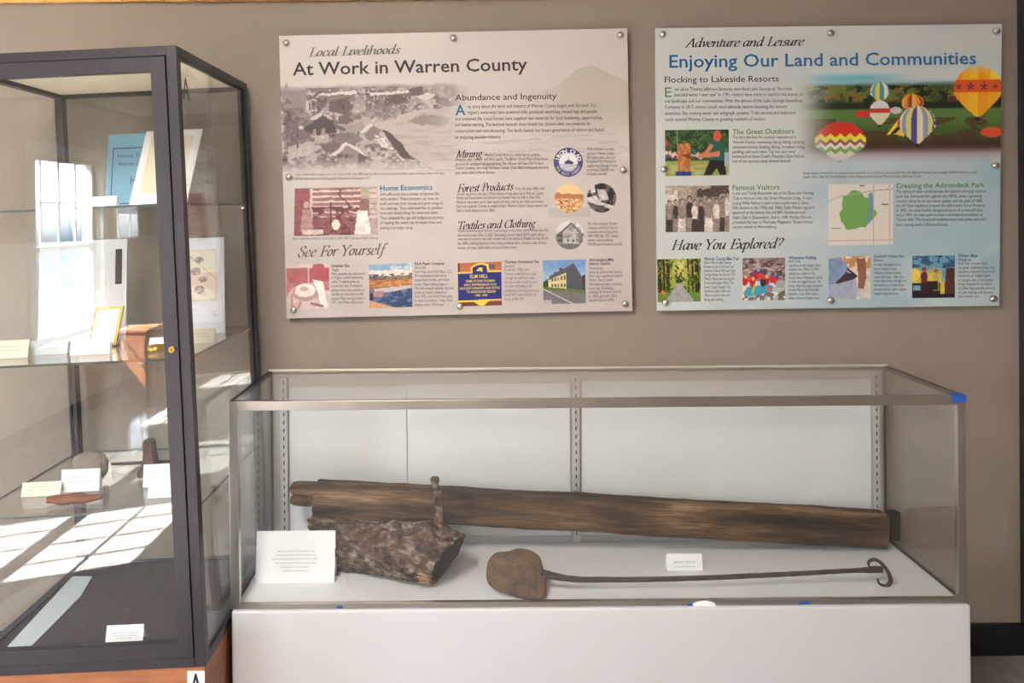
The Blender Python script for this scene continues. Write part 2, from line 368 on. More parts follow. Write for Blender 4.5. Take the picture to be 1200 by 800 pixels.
class Sheet:
    """a flat printed surface: maps photo pixels onto its plane and lays lettering and pictures on it"""
    def __init__(s, parent, mapper, lift):
        s.p = parent; s.map = mapper; s.lift = lift
    def put(s, name, mat_, lines, label=None):
        # line: (text, x0, y0, x1, y1, cap height in px [, style]); style: '', 'b' bold, 'p' pen italic, 'P' heavier pen italic
        V = []; Fc = []
        for ln in lines:
            t, x0, y0, x1, y1, ch = ln[:6]; st = ln[6] if len(ln) > 6 else ''
            if st in ('p', 'P'):
                co, fs = pen_verts(t, 0.13 if st == 'P' else 0.11); co = co.copy(); cap = 1.0
            else:
                co, fs = text_verts(t, {'b': 0.012, 'h': 0.003, 'l': 0.0}.get(st, 0.0)); co = co.copy(); cap = CAPH
            mn, mx = co[:, 0].min(), co[:, 0].max()
            u = (co[:, 0] - mn) / (mx - mn); v = co[:, 1] / cap * ch
            ux, uy = (x1 - x0), (y1 - y0); L = math.hypot(ux, uy); nx, ny = uy / L, -ux / L
            X = x0 + ux * u + nx * v; Y = y0 + uy * u + ny * v
            i0 = len(V)
            for a, b in zip(X, Y): V.append(s.map(a, b, s.lift))
            Fc += [tuple(i + i0 for i in f) for f in fs]
        me = bpy.data.meshes.new(name); me.from_pydata([tuple(v) for v in V], [], Fc)
        me.transform(world_of(s.p).inverted())
        o = link_mesh(name, me, mat_, s.p)
        if label: o['label'] = label
        return o
    def put_blocks(s, name, m, blocks):
        for L in blocks: s.put(name, m, L)
    def picture(s, name, quad, nx, ny, fn, lift=None, round_=False, thick=0.0006):
        lift = s.lift * 0.5 if lift is None else lift
        if round_:
            nr, na = nx, ny
            R_, A_ = np.meshgrid(np.linspace(0.001, 1, nr), np.linspace(0, 2 * np.pi, na, endpoint=False), indexing='ij')
            U = 0.5 + 0.5 * R_ * np.cos(A_); Vv = 0.5 + 0.5 * R_ * np.sin(A_)
            faces = [(i * na + k, i * na + (k + 1) % na, (i + 1) * na + (k + 1) % na, (i + 1) * na + k) for i in range(nr - 1) for k in range(na)]
        else:
            U, Vv = np.meshgrid(np.linspace(0, 1, nx), np.linspace(0, 1, ny))
            i, j = np.meshgrid(np.arange(ny - 1), np.arange(nx - 1), indexing='ij'); b = (i * nx + j).ravel()
            faces = np.stack([b, b + nx, b + nx + 1, b + 1], 1)
        C = fn(U.ravel(), Vv.ravel()); C = np.clip(C, 0, 255)
        (ax, ay), (bx, by), (cx, cy), (dx, dy) = quad
        u, v = U.ravel(), Vv.ravel()
        X = ax*(1-u)*(1-v) + bx*u*(1-v) + cx*u*v + dx*(1-u)*v; Y = ay*(1-u)*(1-v) + by*u*(1-v) + cy*u*v + dy*(1-u)*v
        P = [s.map(a, b_, lift) for a, b_ in zip(X, Y)]
        me = bpy.data.meshes.new(name); me.from_pydata([tuple(p) for p in P], [], [tuple(int(q) for q in f) for f in faces])
        at_ = me.attributes.new('print', 'FLOAT_COLOR', 'POINT')
        at_.data.foreach_set('color', np.concatenate([lin(C), np.ones((len(C), 1))], 1).astype(np.float32).ravel())
        me.transform(world_of(s.p).inverted())
        return link_mesh(name, me, M_print, s.p)

# ------------------------------------------------------------------ painters for the printed pictures (u right, v down, colours 0-255)
_rng = np.random.RandomState(3)
_lat = _rng.rand(8, 128, 128)
def vn(u, v, s, k=0):
    x = u * s + 7.3 * k; y = v * s + 3.1 * k; xi = np.floor(x).astype(int); yi = np.floor(y).astype(int); fx = x - xi; fy = y - yi
    fx = fx * fx * (3 - 2 * fx); fy = fy * fy * (3 - 2 * fy); L = _lat[k % 8]; g = lambda a, b: L[a % 128, b % 128]
    return (g(xi, yi) * (1 - fx) + g(xi + 1, yi) * fx) * (1 - fy) + (g(xi, yi + 1) * (1 - fx) + g(xi + 1, yi + 1) * fx) * fy
def fbm(u, v, s, k=0, o=4):
    t = 0; a = 0.5
    for i in range(o): t = t + a * vn(u, v, s * 2 ** i, k + i); a *= 0.5
    return t / (1 - 0.5 ** o)
def poly(u, v, pts):
    m = np.zeros(len(u), bool); n = len(pts)
    for i in range(n):
        (x1, y1), (x2, y2) = pts[i], pts[(i + 1) % n]
        if y1 == y2: continue
        c = ((y1 > v) != (y2 > v)) & (u < (x2 - x1) * (v - y1) / (y2 - y1) + x1); m ^= c
    return m
def ell(u, v, cx, cy, rx, ry): return ((u - cx) / rx) ** 2 + ((v - cy) / ry) ** 2 < 1
def rect(u, v, x0, y0, x1, y1): return (u > x0) & (u < x1) & (v > y0) & (v < y1)
class Paint:
    def __init__(s, u, v, base): s.u, s.v = u, v; s.c = np.tile(np.array(base, float), (len(u), 1))
    def mix(s, col, a):
        a = np.clip(np.asarray(a, float), 0, 1)
        if a.ndim == 0: a = np.full(len(s.u), float(a))
        s.c = s.c * (1 - a[:, None]) + np.asarray(col, float) * a[:, None]; return s
    def poly(s, pts, col, a=1.0): return s.mix(col, poly(s.u, s.v, pts) * a)
    def ell(s, cx, cy, rx, ry, col, a=1.0): return s.mix(col, ell(s.u, s.v, cx, cy, rx, ry) * a)
    def rect(s, x0, y0, x1, y1, col, a=1.0): return s.mix(col, rect(s.u, s.v, x0, y0, x1, y1) * a)
    def grain(s, sc_, amt, k=0, o=4): s.c = s.c * (1 + amt * (fbm(s.u, s.v, sc_, k, o) - 0.5)[:, None] * 2); return s
    def person(s, x, top, h, w, head, body, legs):
        s.poly([(x - w * .34, top + h * .5), (x + w * .34, top + h * .5), (x + w * .46, top + h), (x - w * .46, top + h)], legs)
        s.ell(x, top + h * .36, w * .42, h * .2, body); s.poly([(x - w * .3, top + h * .3), (x + w * .3, top + h * .3), (x + w * .32, top + h * .6), (x - w * .32, top + h * .6)], body)
        s.ell(x, top + h * .07, w * .27, h * .085, [q * .45 for q in head]); s.ell(x + w * .03, top + h * .1, w * .2, h * .075, head); return s

def sst(a, b, x): t = np.clip((x - a) / (b - a), 0, 1); return t * t * (3 - 2 * t)
# ---- whole left board, with its faded town view (u,v over the board)
def paint_board_work(u, v):
    X = 327 + u * 410; Y = 42 + v * 331              # nominal photo pixels, handy for laying out
    p = Paint(u, v, (206, 199, 194)); p.mix((197, 186, 183), sst(0.3, 1, v)); p.grain(9, 0.02, 1)
    hill = 120 - 32 * np.exp(-((X - 690) / 42) ** 2) + 6 * (fbm(u, v * 0, 14, 2) - .5) * 2 - 6 * sst(700, 740, X)
    p.mix((186, 174, 162), ((Y > hill) & (X > 590)) * sst(600, 690, X) * (1 - sst(130, 190, Y)) * 0.7)
    ripple = fbm(u * 0.5, v * 6, 30, 3)
    p.mix((160, 146, 140), (ripple > .6) * (Y > 165) * (Y < 205) * 0.22 * sst(330, 420, X))
    # the town
    side = 1 - sst(490, 560, X); fade = sst(92, 104, Y) * (1 - sst(184, 206, Y)) * side
    wx = 2.4 * (fbm(u, v, 60, 5, 3) - .5); wyy = 2.0 * (fbm(u, v, 60, 6, 3) - .5); X0, Y0 = X, Y; X = X + wx; Y = Y + wyy
    q = Paint(u, v, (176, 163, 160))
    q.mix((208, 200, 196), 1 - sst(98, 110, Y)); q.mix((150, 136, 134), sst(100, 106, Y + 5 * (fbm(u, v, 20, 5) - .5)) * (1 - sst(118, 136, Y)) * .8)
    tree = sst(.50, .62, fbm(u, v, 30, 1, 5)); q.mix((112, 98, 98), tree * (Y > 104) * .75)
    q.mix((92, 78, 80), sst(.54, .66, fbm(u, v, 70, 2, 3)) * (Y > 108) * .65); q.mix((206, 198, 194), sst(.58, .7, fbm(u, v, 90, 4, 3)) * (Y > 106) * .7)
    river = poly(X, Y, [(430, 150), (452, 142), (480, 134), (560, 126), (560, 206), (500, 200), (476, 184), (452, 166), (440, 160)])
    q.mix((190, 177, 172), river * .95); q.mix((164, 148, 144), river * sst(.5, .7, fbm(u * .6, v * 4, 30, 6)) * .6)
    q.mix((132, 116, 112), poly(X, Y, [(474, 146), (495, 137), (528, 142), (520, 152), (492, 150)]) * (.35 + .5 * fbm(u, v, 60, 3)))
    q.mix((134, 120, 116), poly(X, Y, [(415, 135), (440, 126), (470, 130), (462, 142), (430, 140)]) * (.3 + .6 * fbm(u, v, 60, 4)))
    def B(pts, c, a=1.0): q.mix(c, poly(X, Y, pts) * a)
    B([(331, 108), (333, 96), (335, 96), (336, 108)], (150, 138, 138)); B([(329, 107), (358, 106), (356, 128), (329, 132)], (140, 127, 127), .9)
    B([(330, 128), (350, 126), (366, 140), (360, 172), (330, 176)], (104, 90, 92), .55)
    B([(372, 111), (415, 112), (415, 121), (372, 122)], (128, 114, 114)); B([(372, 111), (415, 108), (417, 112), (372, 113)], (212, 205, 201))
    B([(432, 111), (480, 109), (482, 112), (432, 115)], (208, 200, 196)); B([(434, 115), (480, 112), (482, 120), (434, 122)], (112, 98, 98))
    for k in range(12): B([(436 + k * 4, 116), (437.6 + k * 4, 116), (437.6 + k * 4, 120), (436 + k * 4, 120)], (196, 186, 182), .7)
    B([(357, 118), (370, 117), (370, 131), (358, 132)], (190, 181, 177)); B([(360, 121), (362, 121), (362, 130), (360, 130)], (110, 98, 98)); B([(365, 121), (367, 121), (367, 130), (365, 130)], (110, 98, 98))
    B([(478, 107), (494, 104), (496, 116), (480, 116)], (112, 95, 92)); B([(450, 118), (462, 114), (476, 118), (468, 124), (454, 124)], (104, 88, 88)); B([(486, 117), (500, 112), (510, 116), (498, 122)], (206, 196, 192))
    B([(384, 120), (402, 117), (414, 126), (402, 136), (384, 132)], (92, 78, 80), .85); B([(394, 138), (404, 136), (412, 142), (404, 148), (394, 146)], (106, 92, 92))
    B([(352, 151), (374, 134), (388, 143), (392, 156), (366, 160)], (80, 68, 71)); B([(345, 151), (373, 132), (377, 135), (352, 152)], (200, 190, 186)); B([(364, 153), (368, 152), (368, 160), (364, 160)], (150, 138, 136)); B([(374, 152), (378, 151), (378, 159), (374, 159)], (150, 138, 136))
    B([(392, 149), (422, 145), (428, 155), (398, 158)], (160, 146, 143)); B([(422, 158), (433, 148), (444, 154), (441, 163), (430, 167)], (134, 120, 118))
    B([(419, 157), (431, 147), (435, 149), (424, 159)], (210, 202, 198))
    B([(444, 153), (456, 159), (470, 173), (479, 190), (468, 187), (456, 171)], (90, 76, 77)); q.mix((214, 206, 202), poly(X, Y, [(436, 160), (448, 164), (466, 186), (474, 192), (460, 192), (444, 174)]) * sst(.48, .55, fbm(u, v, 120, 3, 2)))
    B([(334, 172), (362, 166), (376, 174), (352, 184), (334, 186)], (190, 180, 176), .8); B([(386, 159), (412, 157), (424, 166), (410, 172)], (124, 110, 110), .85)
    B([(384, 183), (402, 168), (405, 171), (390, 185)], (214, 206, 202)); B([(402, 168), (420, 177), (426, 186), (406, 174)], (208, 199, 195))
    B([(390, 184), (403, 172), (418, 180), (416, 194), (392, 194)], (146, 132, 128)); B([(418, 181), (428, 186), (424, 192), (416, 192)], (98, 84, 84)); B([(401, 182), (405, 182), (405, 187), (401, 187)], (96, 84, 84))
    B([(372, 172), (390, 167), (397, 170), (380, 181)], (112, 98, 98)); B([(344, 148), (346.5, 148), (346.5, 174), (344, 174)], (104, 92, 92))
    q.mix((70, 58, 62), sst(.58, .68, fbm(u, v, 40, 7, 4)) * (Y > 116) * (X < 410) * .6); X, Y = X0, Y0
    a = fade[:, None]; p.c = p.c * (1 - a) + q.c * a
    p.mix((170, 164, 160), (Y > 250) * (Y < 262) * (X > 640) * (X < 690) * .35)
    return p.c
def paint_board_leisure(u, v):
    X = 769 + u * 404; Y = 31 + v * 331
    p = Paint(u, v, (204, 208, 210)); p.mix((166, 192, 204), sst(0.35, 1.05, u * .55 + v * .6)); p.mix((206, 208, 208), (1 - sst(30, 100, Y)) * .6)
    p.mix((206, 208, 206), (1 - sst(.3, .62, u)) * .5); p.mix((214, 216, 214), .45 * sst(.5, .66, fbm(u, v, 4, 2)))
    p.mix((140, 178, 196), .55 * sst(.52, .64, fbm(u, v, 3.2, 5)) * sst(170, 240, Y) * sst(.25, .6, u))
    # valley with hot-air balloons, its edges fading into the board
    fade = sst(930, 985, X) * sst(72, 92, Y) * (1 - sst(178, 194, Y))
    q = Paint(u, v, (206, 212, 214)); q.mix((120, 186, 200), sst(84, 92, Y) * (1 - sst(1010, 1080, X))); q.mix((150, 190, 204), sst(92, 100, Y) * .7)
    q.mix((96, 132, 128), sst(97, 101, Y + 3 * (fbm(u, v, 20, 1) - .5)))
    q.mix((66, 84, 46), sst(100, 103, Y)); q.mix((122, 124, 52), (fbm(u, v, 40, 2) > .5) * (Y > 101) * (Y < 122) * .7)
    q.mix((150, 92, 52), (fbm(u, v, 50, 3) > .64) * (Y > 101) * (Y < 122) * .7); q.mix((30, 38, 28), (fbm(u, v, 44, 4) > .58) * (Y > 101) * (Y < 128))
    q.mix((34, 40, 30), sst(118, 124, Y)); q.mix((92, 124, 62), sst(127, 131, Y)); q.mix((64, 88, 42), sst(140, 158, Y) * .8)
    q.mix((84, 56, 40), (fbm(u, v * 2, 16, 5) > .52) * (Y > 140) * .75); q.mix((70, 44, 38), sst(160, 172, Y) * .85); q.mix((172, 150, 156), sst(172, 184, Y))
    def balloon(cx, cy, rx, ry, cols, k=0, stripes=8, tail=1.0):
        dx = (X - cx) / rx; dy = (Y - cy) / ry
        env = (np.where(dy < 0.15, dx ** 2 + np.minimum(dy, .15) ** 2 < 1, False)) | ((dy >= .15) & (dy < 1.25 * tail) & (np.abs(dx) < .985 * np.clip(1 - ((dy - .15) / (1.12 * tail)) ** 1.35, 0, 1) + .05))
        rim = np.sqrt(np.clip(1 - np.minimum(dy, 0.3) ** 2, .08, 1)); ph = np.arcsin(np.clip(dx / rim, -1, 1)) / math.pi * stripes
        if k == 0:
            idx = np.floor(ph + 50).astype(int) % len(cols)
            for i, c in enumerate(cols): q.mix(c, env & (idx == i))
        elif k == 1:
            zz = dy + .22 * np.abs(((dx * 2.6) % 1) - .5) * 2
            for i, (lo, c) in enumerate(cols): q.mix(c, env & (zz > lo))
        elif k == 2:
            for lo, c in cols: q.mix(c, env & (dy > lo))
        q.mix((30, 26, 26), ell(X, Y, cx, cy + ry * 1.32 * tail, rx * .09 + .6, ry * .06 + .8))
        return env
    balloon(1031, 109, 11, 12, [(96, 170, 180), (222, 208, 86), (90, 150, 160), (226, 226, 214)], 0, 6, .8)
    balloon(1031, 132, 12, 13, [(-2, (214, 218, 220)), (-.25, (206, 60, 44)), (.1, (222, 214, 196))], 2)
    balloon(1069, 122, 13, 10, [(224, 140, 60), (150, 62, 40), (236, 176, 80)], 0, 8)
    q.mix((200, 44, 36), ell(X, Y, 1011, 135, 9, 4)); q.mix((206, 204, 202), ell(X, Y, 1050, 131, 7, 4))
    q.mix((236, 200, 60), poly(X, Y, [(1039, 160), (1054, 140), (1060, 144), (1060, 162), (1046, 158)])); q.mix((30, 26, 26), poly(X, Y, [(1044, 158), (1056, 146), (1058, 150), (1050, 158)]))
    q.mix((214, 70, 40), ell(X, Y, 1058, 146, 6, 8))
    balloon(1075, 146, 21, 20, [(226, 214, 120), (88, 80, 150), (232, 226, 190), (150, 160, 190)], 0, 9)
    balloon(985, 166, 30, 21, [(-2, (214, 50, 40)), (-.2, (232, 216, 70)), (.1, (150, 90, 110)), (.3, (228, 220, 200)), (.5, (128, 170, 110)), (.75, (214, 206, 196))], 1, 8, .9)
    q.mix((206, 52, 40), ell(X, Y, 985, 149, 18, 5))
    e = balloon(1146, 106, 28, 26, [(246, 176, 40), (250, 192, 50), (244, 160, 34)], 0, 7, 1.05)
    q.mix((226, 92, 40), e & (Y > 96) & (Y < 111)); q.mix((248, 216, 70), e & (X > 1160) & (Y < 96) )
    for sx, sr in ((1123, 4), (1137, 5.2), (1153, 5.2), (1166, 3.5)):
        a5 = np.arctan2(X - sx, -(Y - 104)); rr = np.hypot(X - sx, Y - 104); q.mix((88, 44, 92), e & (rr < sr * (.62 + .38 * np.cos(5 * a5))))
    q.mix((222, 84, 50), ell(X, Y, 1163, 158, 14, 6)); q.mix((110, 40, 70), rect(X, Y, 1112, 115, 1120, 121))
    a = fade[:, None]; p.c = p.c * (1 - a) + q.c * a
    return p.c
# ---- small pictures
def paint_homestead(u, v):
    p = Paint(u, v, (190, 160, 158)); p.mix((150, 88, 92), 1 - sst(.15, .25, u)); p.rect(.2, 0, .9, .62, (158, 112, 112))
    p.mix((214, 196, 190), rect(u, v, .22, 0, .8, .62) & ((v * 9 + .3 * fbm(u, v, 5, 1)) % 1 > .62)); p.rect(.19, 0, .22, .7, (206, 188, 182))
    p.rect(.8, 0, .9, .25, (180, 168, 150)); p.mix((206, 190, 184), rect(u, v, .9, 0, 1, .7) & ((v * 9) % 1 > .4))
    p.rect(.22, .62, .8, 1, (140, 90, 92)); p.mix((116, 66, 72), (fbm(u, v, 14, 2) > .56) & (v > .4) & (u > .2) & (u < .8))
    p.poly([(.76, .48), (.88, .5), (.92, 1), (.72, 1)], (232, 226, 222)); p.ell(.82, .36, .04, .08, (120, 74, 76)); p.poly([(.78, .3), (.88, .3), (.9, .5), (.78, .5)], (150, 110, 106))
    p.poly([(.1, .45), (.2, .45), (.23, .9), (.07, .9)], (176, 140, 138)); p.ell(.14, .35, .035, .07, (190, 158, 150)); p.rect(.1, .88, .35, .97, (214, 192, 186))
    p.ell(.5, .78, .05, .11, (228, 216, 208)); p.mix((110, 60, 66), rect(u, v, .43, .3, .45, .8)); p.mix((120, 66, 70), np.abs(u - .6 + .06 * np.sin(v * 12)) < .012)
    return p.grain(22, .16, 3).c
def paint_badge(u, v):
    r = np.hypot(u - .5, v - .5) * 2; p = Paint(u, v, (94, 84, 130)); p.mix((62, 52, 104), r > .93); p.mix((232, 230, 230), r < .62)
    p.mix((150, 146, 168), (r < .62) & (v > .55) & ((v * 26 + np.sin(u * 20)) % 1 > .5)); p.poly([(.36, .5), (.5, .4), (.68, .5), (.66, .56), (.38, .56)], (84, 78, 108))
    p.rect(.5, .3, .52, .45, (84, 78, 108)); p.mix((94, 84, 130), (np.abs(r - .64) < .02)); return p.c
def paint_logs_orange(u, v):
    p = Paint(u, v, (238, 204, 150)); p.mix((196, 128, 86), ((v > .28 + .1 * fbm(u, v, 6, 1)) & (u < .55)) | (v > .36)); p.mix((222, 164, 110), v > .5)
    p.mix((240, 208, 168), (v > .5) & (fbm(u, v * 1.6, 18, 2) > .56)); p.mix((140, 78, 52), (v > .5) & (fbm(u, v * 1.6, 22, 3) > .6)); return p.c
def paint_worker_bw(u, v):
    p = Paint(u, v, (110, 100, 102)); p.mix((44, 38, 40), fbm(u, v, 7, 1) > .54); p.poly([(0, .5), (.3, .42), (.5, .65), (1, .8), (1, .95), (.3, .72), (0, .62)], (206, 200, 198))
    p.poly([(.35, .2), (.6, .15), (.75, .55), (.45, .6)], (196, 190, 188)); p.ell(.5, .12, .16, .1, (50, 44, 46)); p.ell(.48, .86, .16, .12, (92, 84, 86)); p.poly([(.1, .12), (.25, .05), (.3, .3), (.15, .35)], (214, 210, 208)); return p.grain(14, .2, 2).c
def paint_mill(u, v):
    p = Paint(u, v, (198, 194, 192)); p.mix((216, 212, 210), v < .4); p.poly([(.02, .5), (.55, .08), (.95, .5), (.95, .78), (.02, .8)], (126, 122, 120)); p.poly([(.28, .4), (.55, .14), (.82, .44), (.82, .78), (.28, .78)], (188, 184, 180))
    p.mix((86, 82, 82), (np.abs((v - .08) - np.abs(u - .55) * 1.0) < .025) & (v < .55)); 
    for wx, wy in ((.1, .48), (.18, .48), (.1, .64), (.18, .64), (.42, .64), (.6, .66), (.74, .64)): p.rect(wx, wy, wx + .05, wy + .09, (70, 66, 68))
    p.mix((120, 116, 114), v > .8); p.mix((150, 146, 142), (fbm(u, v, 10, 1) > .56) & (v < .6) & (u > .3)); return p.grain(16, .14, 1).c
def paint_press(u, v):
    p = Paint(u, v, (212, 190, 188)); p.rect(0, .08, .5, .5, (176, 100, 106)); p.rect(.53, .1, 1, .42, (182, 90, 98)); p.ell(.75, .08, .14, .1, (182, 92, 98)); p.poly([(0, .4), (.25, .4), (0, .7)], (188, 120, 124)); p.rect(.82, .4, 1, .6, (190, 120, 124))
    p.ell(.45, .62, .32, .2, (188, 150, 148)); p.ell(.43, .58, .24, .15, (232, 222, 218)); p.ell(.4, .55, .1, .06, (196, 168, 164)); p.poly([(.6, .35), (.85, .4), (.95, 1), (.8, 1), (.72, .6)], (234, 226, 222))
    p.rect(.1, .65, .14, .95, (190, 140, 140)); p.poly([(.3, .82), (.36, .82), (.28, 1), (.22, 1)], (196, 140, 140)); p.poly([(.55, .85), (.85, .92), (.85, .98), (.55, .9)], (150, 110, 124)); return p.grain(12, .1, 2).c
def paint_lake(u, v):
    p = Paint(u, v, (196, 206, 214)); p.mix((140, 178, 206), (v < .16) & (fbm(u, v * 2, 5, 1) > .4)); p.mix((222, 214, 204), (v > .14) & (v < .27)); p.mix((146, 118, 92), v > .25 + .05 * fbm(u, v, 9, 2)); p.mix((92, 88, 96), (v > .22) & (v < .36) & (fbm(u, v, 16, 3) > .52))
    p.mix((206, 140, 84), (v > .37) & (v < .52)); p.mix((176, 108, 64), (v > .37) & (v < .55) & (fbm(u, v * 3, 8, 4) > .55)); p.poly([(0, .6), (1, .52), (1, 1), (0, 1)], (86, 110, 146)); p.mix((52, 70, 108), (v > .58) & (fbm(u, v * 2, 8, 5) > .52)); p.poly([(.12, .56), (1, .5), (1, .56), (.5, .64), (.12, .66)], (196, 186, 190))
    p.rect(.1, .62, .32, .74, (176, 128, 128)); p.mix((204, 150, 110), (v > .82 + .3 * u)); p.rect(.02, .66, .08, .82, (40, 42, 60)); return p.grain(20, .12, 2).c
def paint_sign(u, v):
    p = Paint(u, v, (196, 112, 76)); p.mix((170, 90, 60), ((v * 22) % 1 > .8)); p.rect(0, 0, .05, .25, (60, 56, 66)); p.rect(.7, .06, .85, .16, (86, 86, 110)); p.mix((120, 62, 52), v > .9)
    Y_ = (238, 208, 70); N_ = (38, 44, 122)
    p.poly([(0, .21), (.3, .21), (.3, .1), (.42, .03), (.56, .01), (.7, .05), (.72, .19), (1, .19), (1, .88), (.72, .88), (.58, 1), (.5, 1), (.36, .91), (0, .91)], Y_)
    p.poly([(0, .25), (.34, .25), (.34, .12), (.44, .07), (.56, .05), (.66, .09), (.68, .23), (1, .23), (1, .85), (0, .87)], N_); p.poly([(.42, .2), (.5, .12), (.56, .12), (.56, .22), (.5, .2)], Y_); return p.c
def paint_house(u, v):
    p = Paint(u, v, (120, 158, 206)); p.mix((206, 220, 232), sst(.1, .5, v) * .6); p.mix((52, 70, 44), poly(u, v, [(0, .5), (.1, .42), (.16, .62), (0, .66)])); p.poly([(.12, .46), (.55, .28), (.55, .68), (.12, .62)], (222, 206, 150)); p.poly([(.12, .46), (.16, .36), (.72, .08), (.55, .29)], (92, 90, 98))
    p.poly([(.55, .28), (.72, .08), (.92, .4), (.92, .7), (.55, .68)], (84, 86, 96)); p.rect(.38, .18, .46, .28, (84, 84, 90)); p.rect(.26, .27, .32, .34, (90, 88, 92)); p.poly([(.92, .36), (1, .34), (1, .7), (.92, .7)], (60, 58, 56))
    for wx in (.2, .27, .34, .42, .49): p.rect(wx, .42 - (wx - .2) * .2, wx + .035, .49 - (wx - .2) * .14, (92, 88, 80)); p.rect(wx, .54, wx + .035, .61, (92, 88, 80))
    p.mix((122, 118, 122), v > .64 + .12 * u); p.mix((96, 118, 62), (v > .6 + .1 * u) & (v < .66 + .12 * u)); p.mix((210, 208, 206), np.abs((v - .7) - (u - .1) * .5) < .012); p.mix((176, 172, 172), (v > .9) & (u < .2)); return p.grain(14, .08, 2).c
def paint_chopping(u, v):
    p = Paint(u, v, (62, 92, 50)); p.mix((36, 58, 34), fbm(u, v, 16, 1) > .5); p.mix((92, 122, 66), fbm(u, v, 24, 2) > .64); p.mix((150, 164, 84), v > .68); p.mix((176, 182, 120), (v > .72) & (fbm(u, v * 2, 8, 3) > .55))
    for i in range(22): p.ell(.02 + .045 * i % .62, .5 + .12 * ((i * 7) % 5) / 5, .022, .05, [(206, 206, 210), (176, 60, 60), (80, 100, 140), (220, 190, 160)][i % 4])
    p.rect(.185, 0, .2, .5, (150, 140, 120)); p.rect(.2, .3, .4, .92, (178, 108, 62)); p.mix((206, 140, 88), rect(u, v, .2, .3, .4, .92) & (fbm(u * 3, v, 12, 4) > .52)); p.poly([(.25, .55), (.4, .5), (.4, .64)], (120, 62, 36)); p.rect(.16, .9, .41, .99, (44, 66, 140)); p.rect(.46, .76, .64, .82, (198, 160, 104))
    p.poly([(.68, .24), (.86, .2), (.95, .34), (.92, .7), (.72, .68), (.7, .46)], (40, 98, 84)); p.ell(.82, .14, .065, .12, (206, 92, 74)); p.poly([(.86, .46), (.86, .58), (.5, .62), (.48, .56), (.6, .5), (.74, .5)], (214, 122, 98)); p.poly([(.62, .48), (.72, .3), (.76, .36), (.66, .54)], (214, 122, 98)); p.poly([(.4, .53), (.52, .56), (.52, .59), (.4, .56)], (190, 196, 206))
    p.poly([(.7, .66), (.94, .68), (.96, 1), (.86, 1), (.81, .84), (.72, 1), (.6, 1)], (42, 36, 40)); p.rect(.93, .5, 1, .8, (170, 172, 196)); p.ell(.02, .28, .025, .08, (200, 60, 60)); return p.c
def paint_visitors(u, v):
    p = Paint(u, v, (150, 132, 124)); p.mix((206, 198, 190), (u < .2) & (v < .4)); p.mix((92, 74, 70), (u > .5) & (v < .25)); p.mix((176, 160, 150), (fbm(u, v, 6, 1) > .5) & (v < .3)); p.mix((120, 104, 98), v > .5)
    lo, md, hi = (74, 60, 58), (150, 134, 126), (214, 204, 196)
    for x, t, w, b, l in ((.06, .32, .12, md, lo), (.16, .3, .1, lo, md), (.26, .28, .15, md, hi), (.38, .22, .14, lo, md), (.46, .3, .12, hi, lo), (.56, .32, .12, lo, lo), (.68, .25, .16, md, hi), (.8, .28, .14, hi, md), (.9, .24, .12, md, lo), (.97, .14, .1, hi, md)): p.person(x, t, 1 - t, w, (176, 156, 146), b, l)
    return p.grain(20, .22, 3).c
def paint_map(u, v):
    p = Paint(u, v, (222, 214, 206)); a = np.arctan2(v - .44, u - .44); r = np.hypot((u - .44) / 1.0, (v - .44) / 1.15); p.mix((120, 168, 92), r < .27 * (1 + .09 * np.sin(3 * a + 1) + .05 * np.sin(7 * a) + .03 * np.sin(13 * a)))
    p.mix((108, 152, 176), poly(u, v, [(.62, .16), (.68, .14), (.7, .3), (.66, .62), (.58, .68), (.64, .4)])); p.mix((196, 150, 140), (np.abs(u - .7) < .006) | (np.abs(v - .92) < .006) | ((np.abs(u - .95) < .006))); p.mix((170, 166, 170), np.abs(v - .28 + .22 * np.sqrt(np.clip(u, 0, 1)) + .0 * u - .02) < .008); p.mix((110, 106, 108), rect(u, v, .05, .71, .2, .725) | rect(u, v, .82, .33, .92, .345) | rect(u, v, .48, .02, .56, .035)); return p.c
def paint_trail(u, v):
    p = Paint(u, v, (118, 136, 54)); p.mix((182, 186, 76), (1 - np.abs(u - .5) * 2.4) * .9); p.mix((214, 206, 140), np.exp(-((u - .55) / .12) ** 2 - ((v - .25) / .25) ** 2)); p.mix((70, 88, 36), fbm(u, v, 18, 1) > .56); p.mix((206, 170, 70), (fbm(u, v, 20, 2) > .64) & (v < .4)); p.mix((108, 138, 60), v > .72)
    for x, w in ((.06, .04), (.16, .025), (.25, .04), (.72, .018), (.82, .022), (.92, .045)): p.mix((44, 36, 26), (np.abs(u - x - .02 * (v - .5)) < w) & (v < .78) & (fbm(u, v, 20, 4) > .35))
    p.ell(.5, .52, .08, .06, (60, 70, 36)); p.poly([(.46, .56), (.54, .56), (.86, 1), (.18, 1)], (168, 164, 166)); p.ell(.13, .78, .05, .05, (214, 124, 50)); return p.grain(24, .14, 5).c
